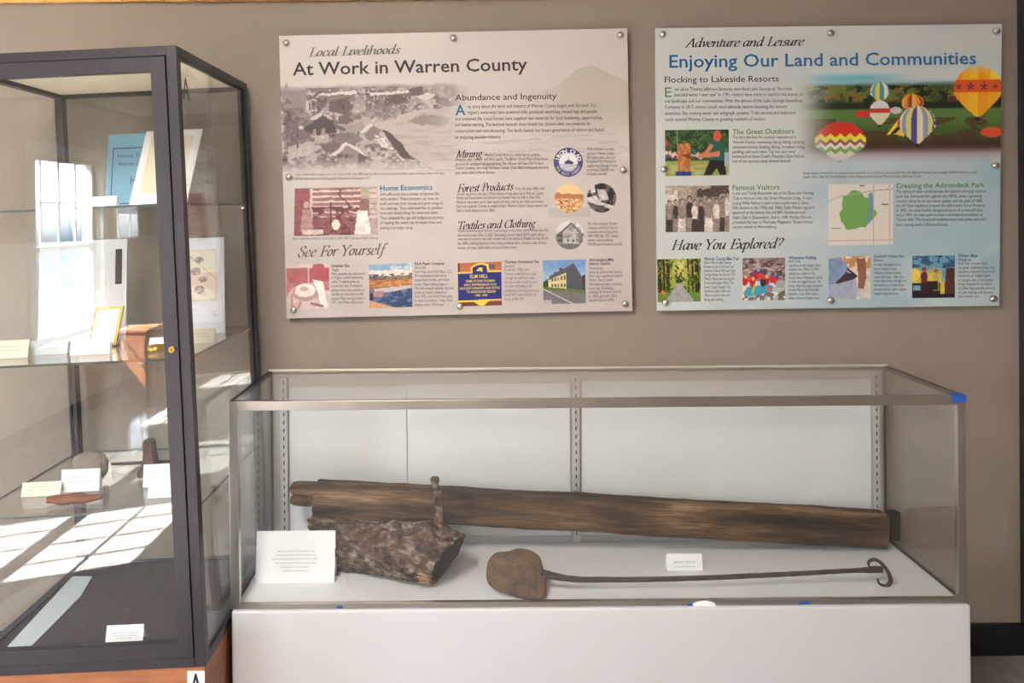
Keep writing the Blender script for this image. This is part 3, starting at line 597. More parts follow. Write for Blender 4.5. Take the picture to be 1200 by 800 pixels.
def paint_raft(u, v):
    p = Paint(u, v, (146, 122, 122)); p.mix((92, 74, 76), (fbm(u, v * 2, 9, 1) > .54) & (v < .45)); p.mix((186, 164, 164), (fbm(u, v * 2, 12, 2) > .6) & (v < .45)); p.mix((190, 182, 178), v > .55); p.mix((226, 222, 220), (v > .55) & (fbm(u, v, 8, 3) > .52)); p.mix((120, 112, 108), (v > .75) & (fbm(u, v, 10, 4) > .56))
    p.poly([(.05, .9), (.1, .7), (.5, .62), (.72, .66), (.7, .8), (.3, .88)], (60, 160, 186))
    for x, y, c in ((.06, .55, (200, 40, 50)), (.2, .5, (214, 60, 60)), (.3, .42, (190, 40, 60)), (.42, .44, (216, 60, 70)), (.56, .55, (180, 40, 52)), (.7, .5, (214, 50, 70)), (.8, .56, (220, 60, 80)), (.24, .6, (190, 44, 52)), (.48, .58, (54, 44, 60))): p.ell(x, y, .07, .1, c); p.ell(x + .01, y - .11, .035, .045, [(60, 80, 160), (224, 190, 70), (206, 60, 60)][int(x * 30) % 3])
    p.ell(.62, .74, .06, .05, (222, 110, 70)); p.poly([(.2, .82), (.28, .6), (.31, .6), (.25, .84)], (222, 186, 70)); p.ell(.9, .62, .12, .1, (170, 166, 164)); return p.c
def paint_tent(u, v):
    p = Paint(u, v, (206, 196, 190)); p.mix((212, 150, 96), (v < .28) & (u > .35)); p.mix((230, 214, 196), (fbm(u, v, 8, 1) > .5) & (u > .4)); p.poly([(0, .05), (.3, .02), (.5, .3), (.3, .62), (0, .66)], (134, 152, 186)); p.poly([(.18, .6), (.42, .36), (.7, .46), (.55, .58), (.2, .66)], (64, 52, 60)); p.poly([(.42, .28), (.46, .27), (.7, .46), (.64, .5)], (58, 46, 52))
    p.poly([(0, .68), (.66, .52), (.7, 1), (0, 1)], (172, 176, 198)); p.poly([(.66, .05), (.88, .05), (.9, .5), (.84, .76), (.7, .74), (.7, .4)], (150, 100, 84)); p.rect(.66, .82, .98, 1, (214, 208, 204)); return p.grain(12, .1, 2).c
def paint_sunset(u, v):
    p = Paint(u, v, (104, 160, 190)); p.mix((222, 190, 90), sst(.2, .5, v) * (u < .7)); p.mix((60, 92, 130), (v < .28) & (fbm(u, v * 2, 6, 1) > .5)); p.ell(.06, .44, .12, .14, (240, 206, 80)); p.mix((40, 30, 34), v > .64); p.mix((122, 170, 190), rect(u, v, .02, .7, .3, .82) | rect(u, v, .68, .5, .85, .6)); p.poly([(.8, .3), (1, .3), (1, 1), (.8, 1), (.76, .7)], (92, 50, 44)); p.mix((36, 32, 48), (u > .6) & (v < .3) & (fbm(u, v, 10, 2) > .5))
    p.person(.28, .28, .6, .2, (176, 70, 50), (112, 44, 52), (52, 34, 44)); p.person(.56, .34, .5, .18, (206, 110, 60), (190, 170, 90), (150, 130, 60)); p.rect(.66, .62, .76, .92, (206, 186, 70)); p.rect(.36, .6, .6, .8, (44, 32, 40)); p.rect(0, .9, 1, 1, (30, 26, 34)); return p.grain(12, .12, 3).c
def paint_shell_print(u, v):
    p = Paint(u, v, (220, 212, 194)); p.mix((206, 196, 170), (np.abs(u - .5) > .46) | (np.abs(v - .5) > .47))
    for cx, cy, rx, ry in ((.5, .2, .13, .06), (.4, .42, .14, .08), (.6, .58, .13, .06), (.5, .78, .15, .08)):
        e = ell(u, v, cx, cy, rx, ry); p.mix((124, 118, 114), e * 1.0); p.mix((190, 182, 168), e & (fbm(u, v, 26, 1) > .55))
    p.mix((140, 134, 126), np.abs((u - .25) * .6 - (v - .14)) < .008); return p.c

# ================================================================== the room
XL, XR, YB, ZC = -2.95, 2.7, -6.6, 2.75
def structure(name, mb, m, parent=None):
    o = mb.build(name, m, parent)
    if parent is None: o['kind'] = 'structure'
    return o
b = MB(); b.box(XL - .3, XR + .3, YB - .2, 0.2, -0.1, 0); structure('floor', b, M_floor)
b = MB(); b.box(XL - .3, XR + .3, YB - .2, 0.2, ZC, ZC + .1); structure('ceiling', b, M_ceil)
b = MB(); b.box(XL - .3, XR + .3, 0, 0.15, 0, ZC); structure('wall_back', b, M_wall)
b = MB(); b.box(XL - .3, XR + .3, YB - .15, YB, 0, ZC); structure('wall_front', b, M_leftwall)
b = MB(); b.box(XR, XR + .15, YB, 0, 0, ZC); structure('wall_right', b, M_wall)
WIN = [(-2.06, -1.29), (-4.60, -3.70)]                # window openings along the left wall
WZ0, WZ1, WZM = 0.59, 1.88, 1.235
b = MB(); ys = sorted([YB, 0] + [q for w in WIN for q in w])
for a_, c_ in zip(ys[::2], ys[1::2]): b.box(XL - .14, XL, a_, c_, 0, ZC)
for a_, c_ in WIN: b.box(XL - .14, XL, a_, c_, 0, WZ0); b.box(XL - .14, XL, a_, c_, WZ1, ZC)
structure('wall_left', b, M_leftwall)
for i, (a_, c_) in enumerate(WIN):
    w = empty('window_%d' % (i + 1), (XL, (a_ + c_) / 2, WZ0)); w['kind'] = 'structure'
    b = MB(); x0, x1 = XL - .10, XL - .05
    b.box(x0, x1, a_, a_ + .03, WZ0, WZ1); b.box(x0, x1, c_ - .03, c_, WZ0, WZ1); b.box(x0, x1, a_, c_, WZ0, WZ0 + .035); b.box(x0, x1, a_, c_, WZ1 - .03, WZ1)
    b.box(x0, x1, a_, c_, WZM - .018, WZM + .018)
    for k in (1, 2, 3): yy = a_ + (c_ - a_) * k / 4; b.box(x0 + .019, x1 - .021, yy - .008, yy + .008, WZ0, WZ1)
    for zz in ((WZ0 + WZM) / 2, (WZM + WZ1) / 2): b.box(x0 + .019, x1 - .021, a_, c_, zz - .0035, zz + .0035)
    b.build('window_frame', M_white, w)
    b = MB(); b.box(XL - .005, XL + .025, a_ - .07, a_ + .0, WZ0 - .06, WZ1 + .08); b.box(XL - .005, XL + .025, c_, c_ + .07, WZ0 - .06, WZ1 + .08)
    b.box(XL - .005, XL + .025, a_, c_, WZ1, WZ1 + .08); b.build('window_casing', M_white, w)
    b = MB(); b.box(XL - .05, XL + .06, a_ - .09, c_ + .09, WZ0 - .035, WZ0, .005); b.build('window_sill', M_white, w)
    b = MB(); b.box(XL - .078, XL - .074, a_ + .02, c_ - .02, WZ0 + .02, WZ1 - .02); b.build('window_pane', M_winglass, w)
TZ = at(100, 2.0, -.02).z
b = MB(); b.box(XL, XR, -.022, 0, TZ, TZ + .09, .004); structure('trim_1', b, M_trimwood)
b = MB(); b.box(XL, XR, -.014, 0, 0, .104, .003); structure('baseboard_back', b, M_black)
b = MB(); b.box(XL, XL + .014, YB, -.014, 0, .104); structure('baseboard_left', b, M_black)
xe = at(1199.2, 500, -.02).x
b = MB(); b.box(xe, xe + .09, -.03, 0, .104, TZ, .003); structure('trim_2', b, M_dark)
# unseen ceiling panels, added to fill the room with light
for i, (lx, ly) in enumerate(((-0.85, -2.4), (-0.85, -4.9))):
    L = empty('ceiling_fill', (lx, ly, ZC))
    tag(L, ('unseen ceiling panel added as fill, nearer the display wall' if i == 0 else 'unseen ceiling panel added as fill, at the far end of the room'), 'added fill panel', 'added fill panels')
    b = MB(); b.box(lx - .32, lx + .32, ly - .64, ly + .64, ZC - .03, ZC - .001, .004); b.build('fill_panel_housing', M_white, L)
    me_ = bpy.data.materials.new('fill_diffuser'); me_.use_nodes = True; bs = me_.node_tree.nodes['Principled BSDF']
    bs.inputs['Emission Color'].default_value = (1.0, 0.93, 0.86, 1); bs.inputs['Emission Strength'].default_value = FILL_E
    b = MB(); b.box(lx - .29, lx + .29, ly - .61, ly + .61, ZC - .036, ZC - .028); b.build('fill_panel_diffuser', me_, L)

# ================================================================== the low display: plinth + glass case
CX0, CX1, CYF, CYB = -0.6927, 1.3212, -0.4258, -0.02
CZ0, CZ1 = 0.391, 0.960
pl = MB(); pl.box(CX0 + .006, CX1 + .006, CYF - .012, CYB, 0.0, CZ0 - .0, .008, seg=3)
o = pl.build('display_plinth', M_plinth); tag(o, 'long white painted plinth carrying the glass case', 'plinth')
case = empty('glass_display_case', ((CX0 + CX1) / 2, (CYF + CYB) / 2, CZ0))
tag(case, 'low wide glass case with steel edges standing on the white plinth', 'display case')
T = 0.024
b = MB(); b.box(CX0 + .012, CX1 - .012, CYF + .012, CYB - .004, CZ0, CZ0 + .004); b.build('deck_board', M_deck, case)
b = MB()
b.box(CX0, CX1, CYF - .002, CYF + .012, CZ1 - .026, CZ1, .0015); b.box(CX0, CX1, CYF - .002, CYF + .012, CZ0 + .0005, CZ0 + .014, .001)
b.box(CX0, CX0 + .026, CYF - .0025, CYF + .014, CZ0 + .0005, CZ1, .0015); b.box(CX1 - .022, CX1, CYF - .0025, CYF + .014, CZ0 + .0005, CZ1, .0015)
b.build('edge_frame', M_steel, case)
for q in ((CX0, CX0 + .012, CYF + .012, CYB - .013, CZ1 - .012, CZ1), (CX1 - .012, CX1, CYF + .012, CYB - .013, CZ1 - .012, CZ1),
          (CX0, CX0 + .010, CYF + .014, CYB - .013, CZ0 + .0045, CZ0 + .008), (CX1 - .010, CX1, CYF + .014, CYB - .013, CZ0 + .0045, CZ0 + .008)):
    b = MB(); b.box(*q, .001); b.build('side_rail', M_steeldark, case)
b = MB(); b.box(CX0, CX1, CYB - .012, CYB, CZ1 - .008, CZ1 + .004, .001); b.build('rear_top_rail', mat('aluminium_rail', (226, 220, 208), .4, metal=.3), case)['label'] = 'pale rail along the wall'
def pane(name, box, parent, local=False, edge=True, gm=None):
    b = MB(); b.box(*box)
    x0, x1, y0, y1, z0, z1 = box; d = [x1 - x0, y1 - y0, z1 - z0]; ax = d.index(min(d))
    for f in b.bm.faces:
        f.normal_update(); f.material_index = 0 if abs(f.normal[ax]) > .9 else 1
    return b.build(name, [gm or M_glass, M_gedge if edge else (gm or M_glass)], parent, local=local)
pane('front_pane', (CX0 + .008, CX1 - .008, CYF + .002, CYF + .008, CZ0 + .005, CZ1 - .004), case)
pane('side_pane', (CX0 + .002, CX0 + .008, CYF + .009, CYB - .004, CZ0 + .005, CZ1 - .006), case)
pane('side_pane', (CX1 - .008, CX1 - .002, CYF + .009, CYB - .004, CZ0 + .005, CZ1 - .006), case)
pane('top_pane', (CX0 + .01, CX1 - .01, CYF + .01, CYB - .012, CZ1 - .006, CZ1 - .0005), case)
# white back panels, the strip above them and the slotted standards
def X_(px, y=-.03, py=560): return at(px, py, y).x
bp0, bpm0, bpm1, bp1 = X_(340), X_(668.5), X_(682), X_(1021)
ztop = at(500, 452, -.03).z
b = MB(); b.box(bp0, X_(477), -.032, -.024, CZ0 + .004, ztop, .001); b.build('back_panel', M_backboard, case)
b = MB(); b.box(X_(478), bpm0, -.031, -.024, CZ0 + .004, ztop + .004, .001); b.build('back_panel', M_backboard, case)
b = MB(); b.box(bpm1, bp1, -.032, -.024, CZ0 + .004, ztop + .01, .001); b.build('back_panel', M_backboard, case)
b = MB(); b.box(CX0 + .012, CX1 - .012, -.0235, CYB - .0005, CZ0 + .004, CZ1 - .008); b.build('backing_board', mat('backing_board', (196, 192, 184), .7, var=.02), case)
b = MB(); b.box(bp0, bp1, -.036, -.0322, CZ0 + .0045, CZ0 + .026, .001); b.build('lower_rail', mat('grey_rail', (176, 178, 182), .35, metal=.4), case)
for px in (334, 675, 1026):
    xs = X_(px); b = MB()
    b.box(xs - .012, xs + .012, -.040, -.026, CZ0 + .005, CZ1 - .02, .0015); s_ = b.build('slotted_standard', M_standard, case)
    b = MB(); z = CZ0 + .03
    while z < CZ1 - .04: b.box(xs - .0018, xs + .0018, -.0404, -.0398, z, z + .012); z += .0262
    b.build('slots', M_slot, s_)
# blue tape on the top right corner, and scraps along the bottom edge
b = MB(); b.box(CX1 - .036, CX1 + .001, CYF - .0035, CYF + .02, CZ1 - .020, CZ1 + .001, .0006); b.build('tape', M_tape, case)['label'] = 'blue tape on the corner'
p_ = at(824, 706, CYF - .004)
def scrap(px0, px1, py0, py1, m):
    a, c = at(px0, py1, CYF - .0035), at(px1, py0, CYF - .0035)
    b = MB(); n = 10
    pts = [Vector((a.x + (c.x - a.x) * k / n, CYF - .0035, a.z + (c.z - a.z) * (.55 + .45 * math.sin(math.pi * k / n)))) for k in range(n + 1)]
    b.poly_prism([Vector((a.x, CYF - .0035, a.z))] + pts + [Vector((c.x, CYF - .0035, a.z))], (0, .001, 0)); return b.build('tape', m, case)
scrap(812, 838, 703.5, 711, M_card)['label'] = 'white tape scrap on the bottom edge'
scrap(806, 812, 706.5, 710, M_tape); scrap(394, 402, 709.5, 712.5, M_tape); scrap(936, 950, 705, 708, M_tape)
DECK = CZ0 + .004

# ---- tent cards
def tent(name, label, group, x0, x1, yb, z, h, lean, mat_, lines=None, M=None, depth=None, inkm=None):
    """folded card: front leaf from (yb, z) up to the ridge; coordinates local to M"""
    M = M or Matrix(); depth = depth or lean * 2
    b = MB(); t = .0012; yr = yb + lean
    b.poly_prism([Vector((x0, yb, z)), Vector((x0, yb + t, z)), Vector((x0, yr + t * .5, z + h - .001)), Vector((x0, yb + depth - t, z)), Vector((x0, yb + depth, z)), Vector((x0, yr + t, z + h)), Vector((x0, yr, z + h))], (x1 - x0, 0, 0))
    o = b.build(name, mat_); o.matrix_world = M; tag(o, label, 'card', group)
    if lines:
        V, Fc = [], []
        for t_, u0, u1, vb, ch in lines:
            co, fs = text_verts(t_); mn, mx = co[:, 0].min(), co[:, 0].max(); i0 = len(V)
            for cx_, cy_ in co:
                u = u0 + (u1 - u0) * (cx_ - mn) / (mx - mn); v = vb + cy_ / CAPH * ch
                V.append((x0 + (x1 - x0) * u, yb + lean * v - .0006, z + h * v))
            Fc += [tuple(i + i0 for i in f) for f in fs]
        me = bpy.data.meshes.new('lettering'); me.from_pydata(V, [], Fc); link_mesh('lettering', me, inkm or M_greyink, o)
    return o
p0, p1, p2 = onz(299, 683, DECK), onz(392, 682, DECK), at(345, 620, -.255)
tent('text_card', 'large white folded card with six printed lines leaning by the log', 'cards in the glass case', p0.x, p1.x, p0.y, DECK, p2.z - DECK, .022, M_card,
     [('Beams taken from the log cabin dug', .28, .74, .60, .026), ('out by the owners here in the North Creek', .25, .76, .525, .026), ('Conservation area by the river in the late 1800s.', .20, .79, .45, .026),
      ('One is hand hewn and the other one shows signs', .24, .77, .37, .026), ('of regular use of the timber', .32, .68, .295, .026), ('which was used in the cabin.', .35, .66, .22, .026)], depth=.044)
p0, p1 = onz(785, 674, DECK), onz(827, 673, DECK); h_ = at(800, 659, p0.y + .01).z - DECK
tent('text_card', 'small white folded card standing behind the long iron handle', 'cards in the glass case', p0.x, p1.x, p0.y + .03, DECK, h_ + .012, .012, M_card,
     [('BARK SPUD', .2, .8, .45, .1), ('used to peel the bark from logs', .2, .8, .2, .08)])

# ---- the hewn timber
def timber():
    yR, yL = -.092, -.13
    cR = (at(1042, 600, yR) + at(1042, 638.5, yR)) / 2; cL = (at(368, 564.5, yL) + at(368, 602, yL)) / 2
    cR.x = at(1042, 619, yR - .044).x; cL.x = at(366.5, 585, yL - .044).x
    hR = (at(1042, 600, yR).z - at(1042, 638.5, yR).z) / 2; hL = (at(368, 564.5, yL).z - at(368, 602, yL).z) / 2
    ax = (cR - cL); Lg = ax.length; ax.normalize(); fw = Vector((0, -1, 0)); fw = (fw - ax * fw.dot(ax)).normalized(); up = ax.cross(fw) * -1
    if up.z < 0: up = -up
    root_M = Matrix(((ax.x, fw.x, up.x, cL.x), (ax.y, fw.y, up.y, cL.y), (ax.z, fw.z, up.z, cL.z), (0, 0, 0, 1)))
    bm = bmesh.new(); NS, NA = 420, 72; rings = []
    for i in range(NS + 1):
        s = i / NS; x = s * Lg; hh = hL + (hR - hL) * s; hd = .046
        ring = []
        for k in range(NA):
            a = 2 * math.pi * k / NA; c, sn = math.cos(a), math.sin(a)
            e = 0.42
            yy = hd * math.copysign(abs(c) ** e, c) ; zz = hh * math.copysign(abs(sn) ** e, sn)
            n1 = mnoise.fractal(Vector((x * 3, yy * 24, zz * 24)), 0.9, 2.0, 4); n2 = mnoise.fractal(Vector((x * 8 + 9, yy * 60, zz * 60)), 0.8, 2.0, 3)
            r = 1 + .05 * n1 + .035 * n2
            # long drying crack on the front face
            if yy > 0.02:
                zc = hh * (.12 - .52 * s + .12 * mnoise.noise(Vector((x * 5, 0, 0)))); d = (zz - zc) / .0055
                depth = .0085 * math.exp(-d * d) * max(0, min(1, (s - .18) / .08)) * max(0, min(1, (.72 - s) / .1)); yy -= depth
                if s < .1: yy -= .007 * (1 - s / .1) * (1 if zz > hh * .3 else 0)
            xx = x
            if i == 0: xx += .012 * mnoise.noise(Vector((0, yy * 60, zz * 60)))
            ring.append(bm.verts.new((xx, yy * r, zz * r)))
        rings.append(ring)
    for a_, b_ in zip(rings, rings[1:]):
        for k in range(NA): bm.faces.new((a_[k], a_[(k + 1) % NA], b_[(k + 1) % NA], b_[k]))
    bm.faces.new(rings[0][::-1]); bm.faces.new(rings[-1])
    # the narrower tongue at the left end, split in two
    px = (at(368, 580, yL).x - at(339, 580, yL).x)
    for z0, z1, ln, yy in ((.30, .92, 1.0, .006), (-.42, .22, .97, -.004)):
        n0 = 24; rr = []
        for i in range(n0 + 1):
            s = i / n0; x = .03 - (px * ln + .03) * s; ring = []
            for k in range(20):
                a = 2 * math.pi * k / 20; c, sn = math.cos(a), math.sin(a); e = .6
                z = hL * ((z0 + z1) / 2 + (z1 - z0) / 2 * math.copysign(abs(sn) ** e, sn) * (1 - .45 * max(0, (s - .8) / .2) ** 2)); y = yy + .030 * math.copysign(abs(c) ** e, c)
                n1 = mnoise.fractal(Vector((x * 14, y * 70, z * 70 + 5)), .9, 2, 3)
                ring.append(bm.verts.new((x + (.005 * n1 if s == 1 else 0), y + .003 * n1, z + .004 * n1)))
            rr.append(ring)
        for a_, b_ in zip(rr, rr[1:]):
            for k in range(20): bm.faces.new((a_[k], a_[(k + 1) % 20], b_[(k + 1) % 20], b_[k]))
        bm.faces.new(rr[0][::-1]); bm.faces.new(rr[-1])
    bmesh.ops.recalc_face_normals(bm, faces=bm.faces)
    xend = Lg
    me = bpy.data.meshes.new('hewn_timber'); bm.to_mesh(me); bm.free()
    o = link_mesh('hewn_timber', me, M_timber, None, True); o.matrix_world = root_M
    tag(o, 'long brown hewn timber with a broken tongue, propped on the bark log', 'timber')
    for p in me.polygons:
        if len(p.vertices) > 6: p.use_smooth = False
timber()

# ---- the log with bark and a dead branch
def log():
    A = at(383, 629, -.165); B = at(526, 660, -.30)
    rA, rB = .072, .080
    A.z = DECK + rA * 1.0; B.z = DECK + rB * 1.0
    ax = B - A; Lg = ax.length; ax.normalize(); up = Vector((0, 0, 1)); up = (up - ax * up.dot(ax)).normalized(); sd = up.cross(ax)
    M = Matrix(((ax.x, sd.x, up.x, A.x), (ax.y, sd.y, up.y, A.y), (ax.z, sd.z, up.z, A.z), (0, 0, 0, 1)))
    root = empty('bark_log', M); tag(root, 'short thick log with rough bark and one upright branch stub', 'log')
    bm = bmesh.new(); NS, NA = 220, 150; rings = []
    def rad(x, a):
        s = x / Lg; r = rA + (rB - rA) * s
        v = Vector((x, r * math.cos(a), r * math.sin(a)))
        big = mnoise.fractal(v * 9, 1.0, 2.0, 3); rid = 1 - abs(mnoise.fractal(Vector((v.x * 16 + v.z * 8, v.y * 34, v.z * 34)), .9, 2.1, 4)); fine = mnoise.fractal(v * 130, .8, 2.0, 3)
        plate = mnoise.cell(Vector((v.x * 26 + big, v.y * 40, v.z * 40)))
        bulge = .012 * math.exp(-((x - Lg * .86) / .045) ** 2) * max(0, math.sin(a)) ** 3 - .019 * max(0, min(1, (x - Lg * .86) / (Lg * .22))) ** 1.3 * max(0, math.sin(a))
        dip = -.012 * math.exp(-((x - Lg * .35) / .09) ** 2) * max(0, math.sin(a)) ** 2
        return r + .006 * big + .012 * (rid - .72) + .0022 * fine + .0035 * (plate - .5) + bulge + dip
    for i in range(NS + 1):
        ring = []
        for k in range(NA):
            a = 2 * math.pi * k / NA; c, sn = math.cos(a), math.sin(a)
            s = i / NS; x = s * Lg
            # slanting right end: top reaches farther than the bottom; ragged
            x1 = Lg * (1 + .095 * sn + .03 * c) + .006 * mnoise.noise(Vector((c * 4, sn * 4, 3))); x0 = .012 * mnoise.noise(Vector((c * 5, sn * 5, 9))) - .05 * sn
            x = x0 + (x1 - x0) * s; r = rad(x, a)
            ring.append(bm.verts.new((x, r * c, r * sn)))
        rings.append(ring)
    for a_, b_ in zip(rings, rings[1:]):
        for k in range(NA): bm.faces.new((a_[k], a_[(k + 1) % NA], b_[(k + 1) % NA], b_[k]))
    bmesh.ops.recalc_face_normals(bm, faces=bm.faces)
    ends = []
    for ring, inset in ((rings[0], .02), (rings[-1], -.022)):
        ends.append([v.co.copy() for v in ring])
    me = bpy.data.meshes.new('bark'); bm.to_mesh(me); bm.free(); link_mesh('bark', me, M_bark, root, True)
    for ring, inset in zip(ends, (.02, -.03)):
        bm = bmesh.new(); c = sum(ring, Vector()) / len(ring); prev = [bm.verts.new(q) for q in ring]
        for f, dx in ((.9, .15), (.7, .6), (.4, 1.0), (.12, 1.05)):
            cur = [bm.verts.new(c + (q - c) * f + Vector((inset * dx + .004 * mnoise.noise(q * 80 * f), 0, 0))) for q in ring]
            for k in range(len(ring)): bm.faces.new((prev[k], prev[(k + 1) % len(ring)], cur[(k + 1) % len(ring)], cur[k]))
            prev = cur
        bm.faces.new(prev); bmesh.ops.recalc_face_normals(bm, faces=bm.faces); me = bpy.data.meshes.new('cut_end'); bm.to_mesh(me); bm.free()
        link_mesh('cut_end', me, M_endwood, root, True)
    # torn pale splinters low on the near rim
    b = MB(); rnd = random.Random(5)
    for i in range(9):
        a = math.pi + .35 + i * .14 + rnd.uniform(-.05, .05); a2 = a
        x1 = Lg * (1 + .095 * math.sin(a) + .03 * math.cos(a)); r = rad(x1 - .02, a) - .001
        ca, sa = math.cos(a), math.sin(a); ln = rnd.uniform(.02, .055); w = .006
        t = Vector((0, -sa, ca)) * w; n_ = Vector((0, ca, sa))
        b.poly_prism([Vector((x1 - ln, ca * r, sa * r)) - t * .2, Vector((x1 - .001, ca * r, sa * r)) - t, Vector((x1 + .003, ca * r, sa * r)) + t * .6, Vector((x1 - ln * .6, ca * r, sa * r)) + t], n_ * .0035)
    b.build('splinters', M_palewood, root, local=True)
    # branch
    base = at(515, 630, B.y + .02); pts = [base, at(513.5, 616, B.y + .02), at(514.5, 604, B.y + .022), at(513.5, 590, B.y + .024), at(513, 578, B.y + .024), at(510, 567, B.y + .02), at(509.5, 559, B.y + .02)]
    P = [Vector(q) for q in smooth_path([tuple(q) for q in pts], 6)]; n = len(P)
    rad_ = []
    for i in range(n):
        t = i / (n - 1); rad_.append(.0125 - .002 * t + .034 * max(0, 1 - t / .34) ** 2 + .0025 * math.exp(-((t - .93) / .05) ** 2))
    b = MB(); b.tube(P, rad_, 16, True, 1.0, .22); b.build('branch', M_bark, root, smooth=True)
log()

# ---- the iron bark spud
def spud():
    p0 = onz(612, 703, DECK); tilt = math.radians(52)
    n = Vector((0, -math.sin(tilt), math.cos(tilt)))       # plate leans back
    p0 = p0 + Vector((0, 0, .002))
    root = empty('iron_spud', p0); tag(root, 'rusty long-handled iron spud with a broad blade and scroll end', 'tool')
    out = [(120, 520), (122, 497), (126, 478), (134, 460), (145, 446), (157, 434), (175, 427), (203, 426), (230, 422), (245, 416), (262, 411), (288, 411), (312, 415), (330, 420), (347, 430), (362, 441), (372, 453), (378, 470), (381, 484), (388, 505), (392, 520), (397, 545), (399, 570), (400, 600), (399, 622), (395, 638), (388, 647), (376, 651), (352, 651), (325, 650), (298, 647), (270, 641), (240, 632), (210, 622), (186, 613), (160, 602), (143, 589), (129, 575), (122, 556), (119, 538)]
    out = [(540 + x / 4, 540 + y / 4) for x, y in out]
    cx = sum(q[0] for q in out) / len(out); cy = sum(q[1] for q in out) / len(out)
    bm = bmesh.new(); th = .005
    def ring(f, off, bulge):
        r = []
        for x, y in out:
            q = onplane(cx + (x - cx) * f, cy + (y - cy) * f, p0, n); nn = mnoise.fractal(q * 45, 1, 2, 3) * .0012
            r.append(bm.verts.new(q + n * (off + bulge * (1 - f * f) + nn)))
        return r
    loops = [ring(f, th, .004) for f in (.05, .25, .45, .65, .82, .94)] + [ring(1.0, th * .5, 0)] + [ring(f, 0, .004) for f in (.94, .7, .4, .05)]
    for a_, b_ in zip(loops, loops[1:]):
        for k in range(len(out)): bm.faces.new((a_[k], a_[(k + 1) % len(out)], b_[(k + 1) % len(out)], b_[k]))
    bm.faces.new(loops[0]); bm.faces.new(loops[-1][::-1]); bmesh.ops.recalc_face_normals(bm, faces=bm.faces)
    me = bpy.data.meshes.new('blade'); bm.to_mesh(me); bm.free(); me.transform(world_of(root).inverted()); link_mesh('blade', me, M_iron, root, True)
    q0 = onplane(633, 672, p0, n) + n * .003; ye = onz(1038, 686.5, DECK).y
    px = [(633, 672), (640, 673), (650, 675), (664, 677.5), (682, 679), (705, 679), (760, 678.6), (820, 677), (880, 674.5), (940, 671.5), (985, 669), (1008, 668), (1020, 667.5), (1034, 667)]
    rads = [.0135, .0125, .0108, .0092, .0088, .0082, .0078, .0074, .0072, .0070, .0068, .0072, .0098, .0105]
    pts = [at(x, y, q0.y + (ye - q0.y) * min(1, (x - 630) / 390)) for x, y in px]
    P = smooth_path([tuple(q) for q in pts], 6); Rr = [r[0] for r in smooth_path([(r, 0) for r in rads], 6)]
    b = MB(); b.tube(P, Rr, 14, True, .6, .12); b.build('shaft', M_rod, root, smooth=True)
    cur = [(1019, 664), (1017.5, 659.5), (1021, 656), (1027, 656), (1033, 660), (1038, 666), (1042, 673), (1043.5, 680), (1041, 685), (1036, 686.2), (1030.5, 683.5), (1028.5, 678.5)]
    P = smooth_path([tuple(at(x, y, ye)) for x, y in cur], 8); m_ = len(P)
    b = MB(); b.tube(P, [.0026 + .0028 * math.sin(math.pi * i / (m_ - 1)) for i in range(m_)], 10, True, 1.6); b.build('scroll_handle', M_rod, root, smooth=True)
spud()

# ================================================================== wall panels
def screw(parent, px, py, yf, r=.0115, m=None):
    c = at(px, py, yf); M = Matrix.Translation(c) @ Matrix.Rotation(math.radians(90), 4, 'X')
    b = MB(); b.lathe([(r, 0), (r, .005), (r * .86, .0085), (r * .5, .011), (r * .05, .0118)], M, 20)
    o = b.build('screw_cap', m or M_chrome, parent, smooth=True)
    return o
PF = -.030                                              # printed face of the boards
def board(label, quad, painter, nx, ny, screws):
    c = [at(x, y, PF) for x, y in quad]
    mid = (c[2] + c[3]) / 2
    root = empty('information_panel', (mid.x, PF, mid.z)); tag(root, label, 'information panel', 'information panels on the wall')
    b = MB(); b.poly_prism([q + Vector((0, .0002, 0)) for q in c], (0, .008, 0)); b.build('board', M_boardedge, root)
    def mapper(px, py, lift): return at(px, py, PF - lift)
    S = Sheet(root, mapper, .0012)
    S.picture('printed_sheet', quad, nx, ny, painter, lift=.0)
    for x, y in screws:
        screw(root, x, y, PF)
        p = at(x, y, PF + .008); b = MB(); b.lathe([(.007, 0), (.007, abs(PF + .008) - .001)], Matrix.Translation(p) @ Matrix.Rotation(math.radians(-90), 4, 'X'), 12); b.build('standoff', M_chrome, root)
    return S
def block(x, rows, ox, oy, k, ch, slope=-.0095, style=''):
    """rows: (text, crop x end, crop baseline [, x start])"""
    out = []
    for r in rows:
        t, xe_, yb = r[:3]; xs = r[3] if len(r) > 3 else x
        X0, X1 = ox + xs / k, ox + xe_ / k; Y0 = oy + yb / k
        out.append((t, X0, Y0, X1, Y0 + (X1 - X0) * slope, ch, style))
    return [out]
S = board('sepia panel titled At Work in Warren County', [(327, 42), (735, 33), (741, 364), (336, 373)], paint_board_work, 420, 340,
          [(335.8, 50.7), (531.6, 44.8), (727, 41.3), (339, 207.6), (730.3, 199), (344.5, 363), (539.2, 358.6), (732.7, 355.8)])
S.put('title', M_olive, [('Local Livelihoods', 361, 66.3, 470, 62.6, 10.2, 'P')])
S.put('title', M_ink, [('At Work in Warren County', 343, 88.2, 618, 82.2, 14.6, 'b')])
S.put('heading', M_ink, [('Abundance and Ingenuity', 533.4, 117.8, 652.3, 115.8, 7.0, 'h')])
S.put('drop_capital', M_blue, [('A', 533.6, 135, 545.5, 134.7, 11.8, 'b')])
for q_ in [('Mining', 533.8, 184.8, 566.6, 183.6, 8.6, 'P'), ('Forest Products', 535.5, 225, 602.5, 222.4, 9, 'P'), ('Textiles and Clothing', 536.8, 268.6, 629, 265.6, 9, 'P')]: S.put('heading', M_ink, [q_])
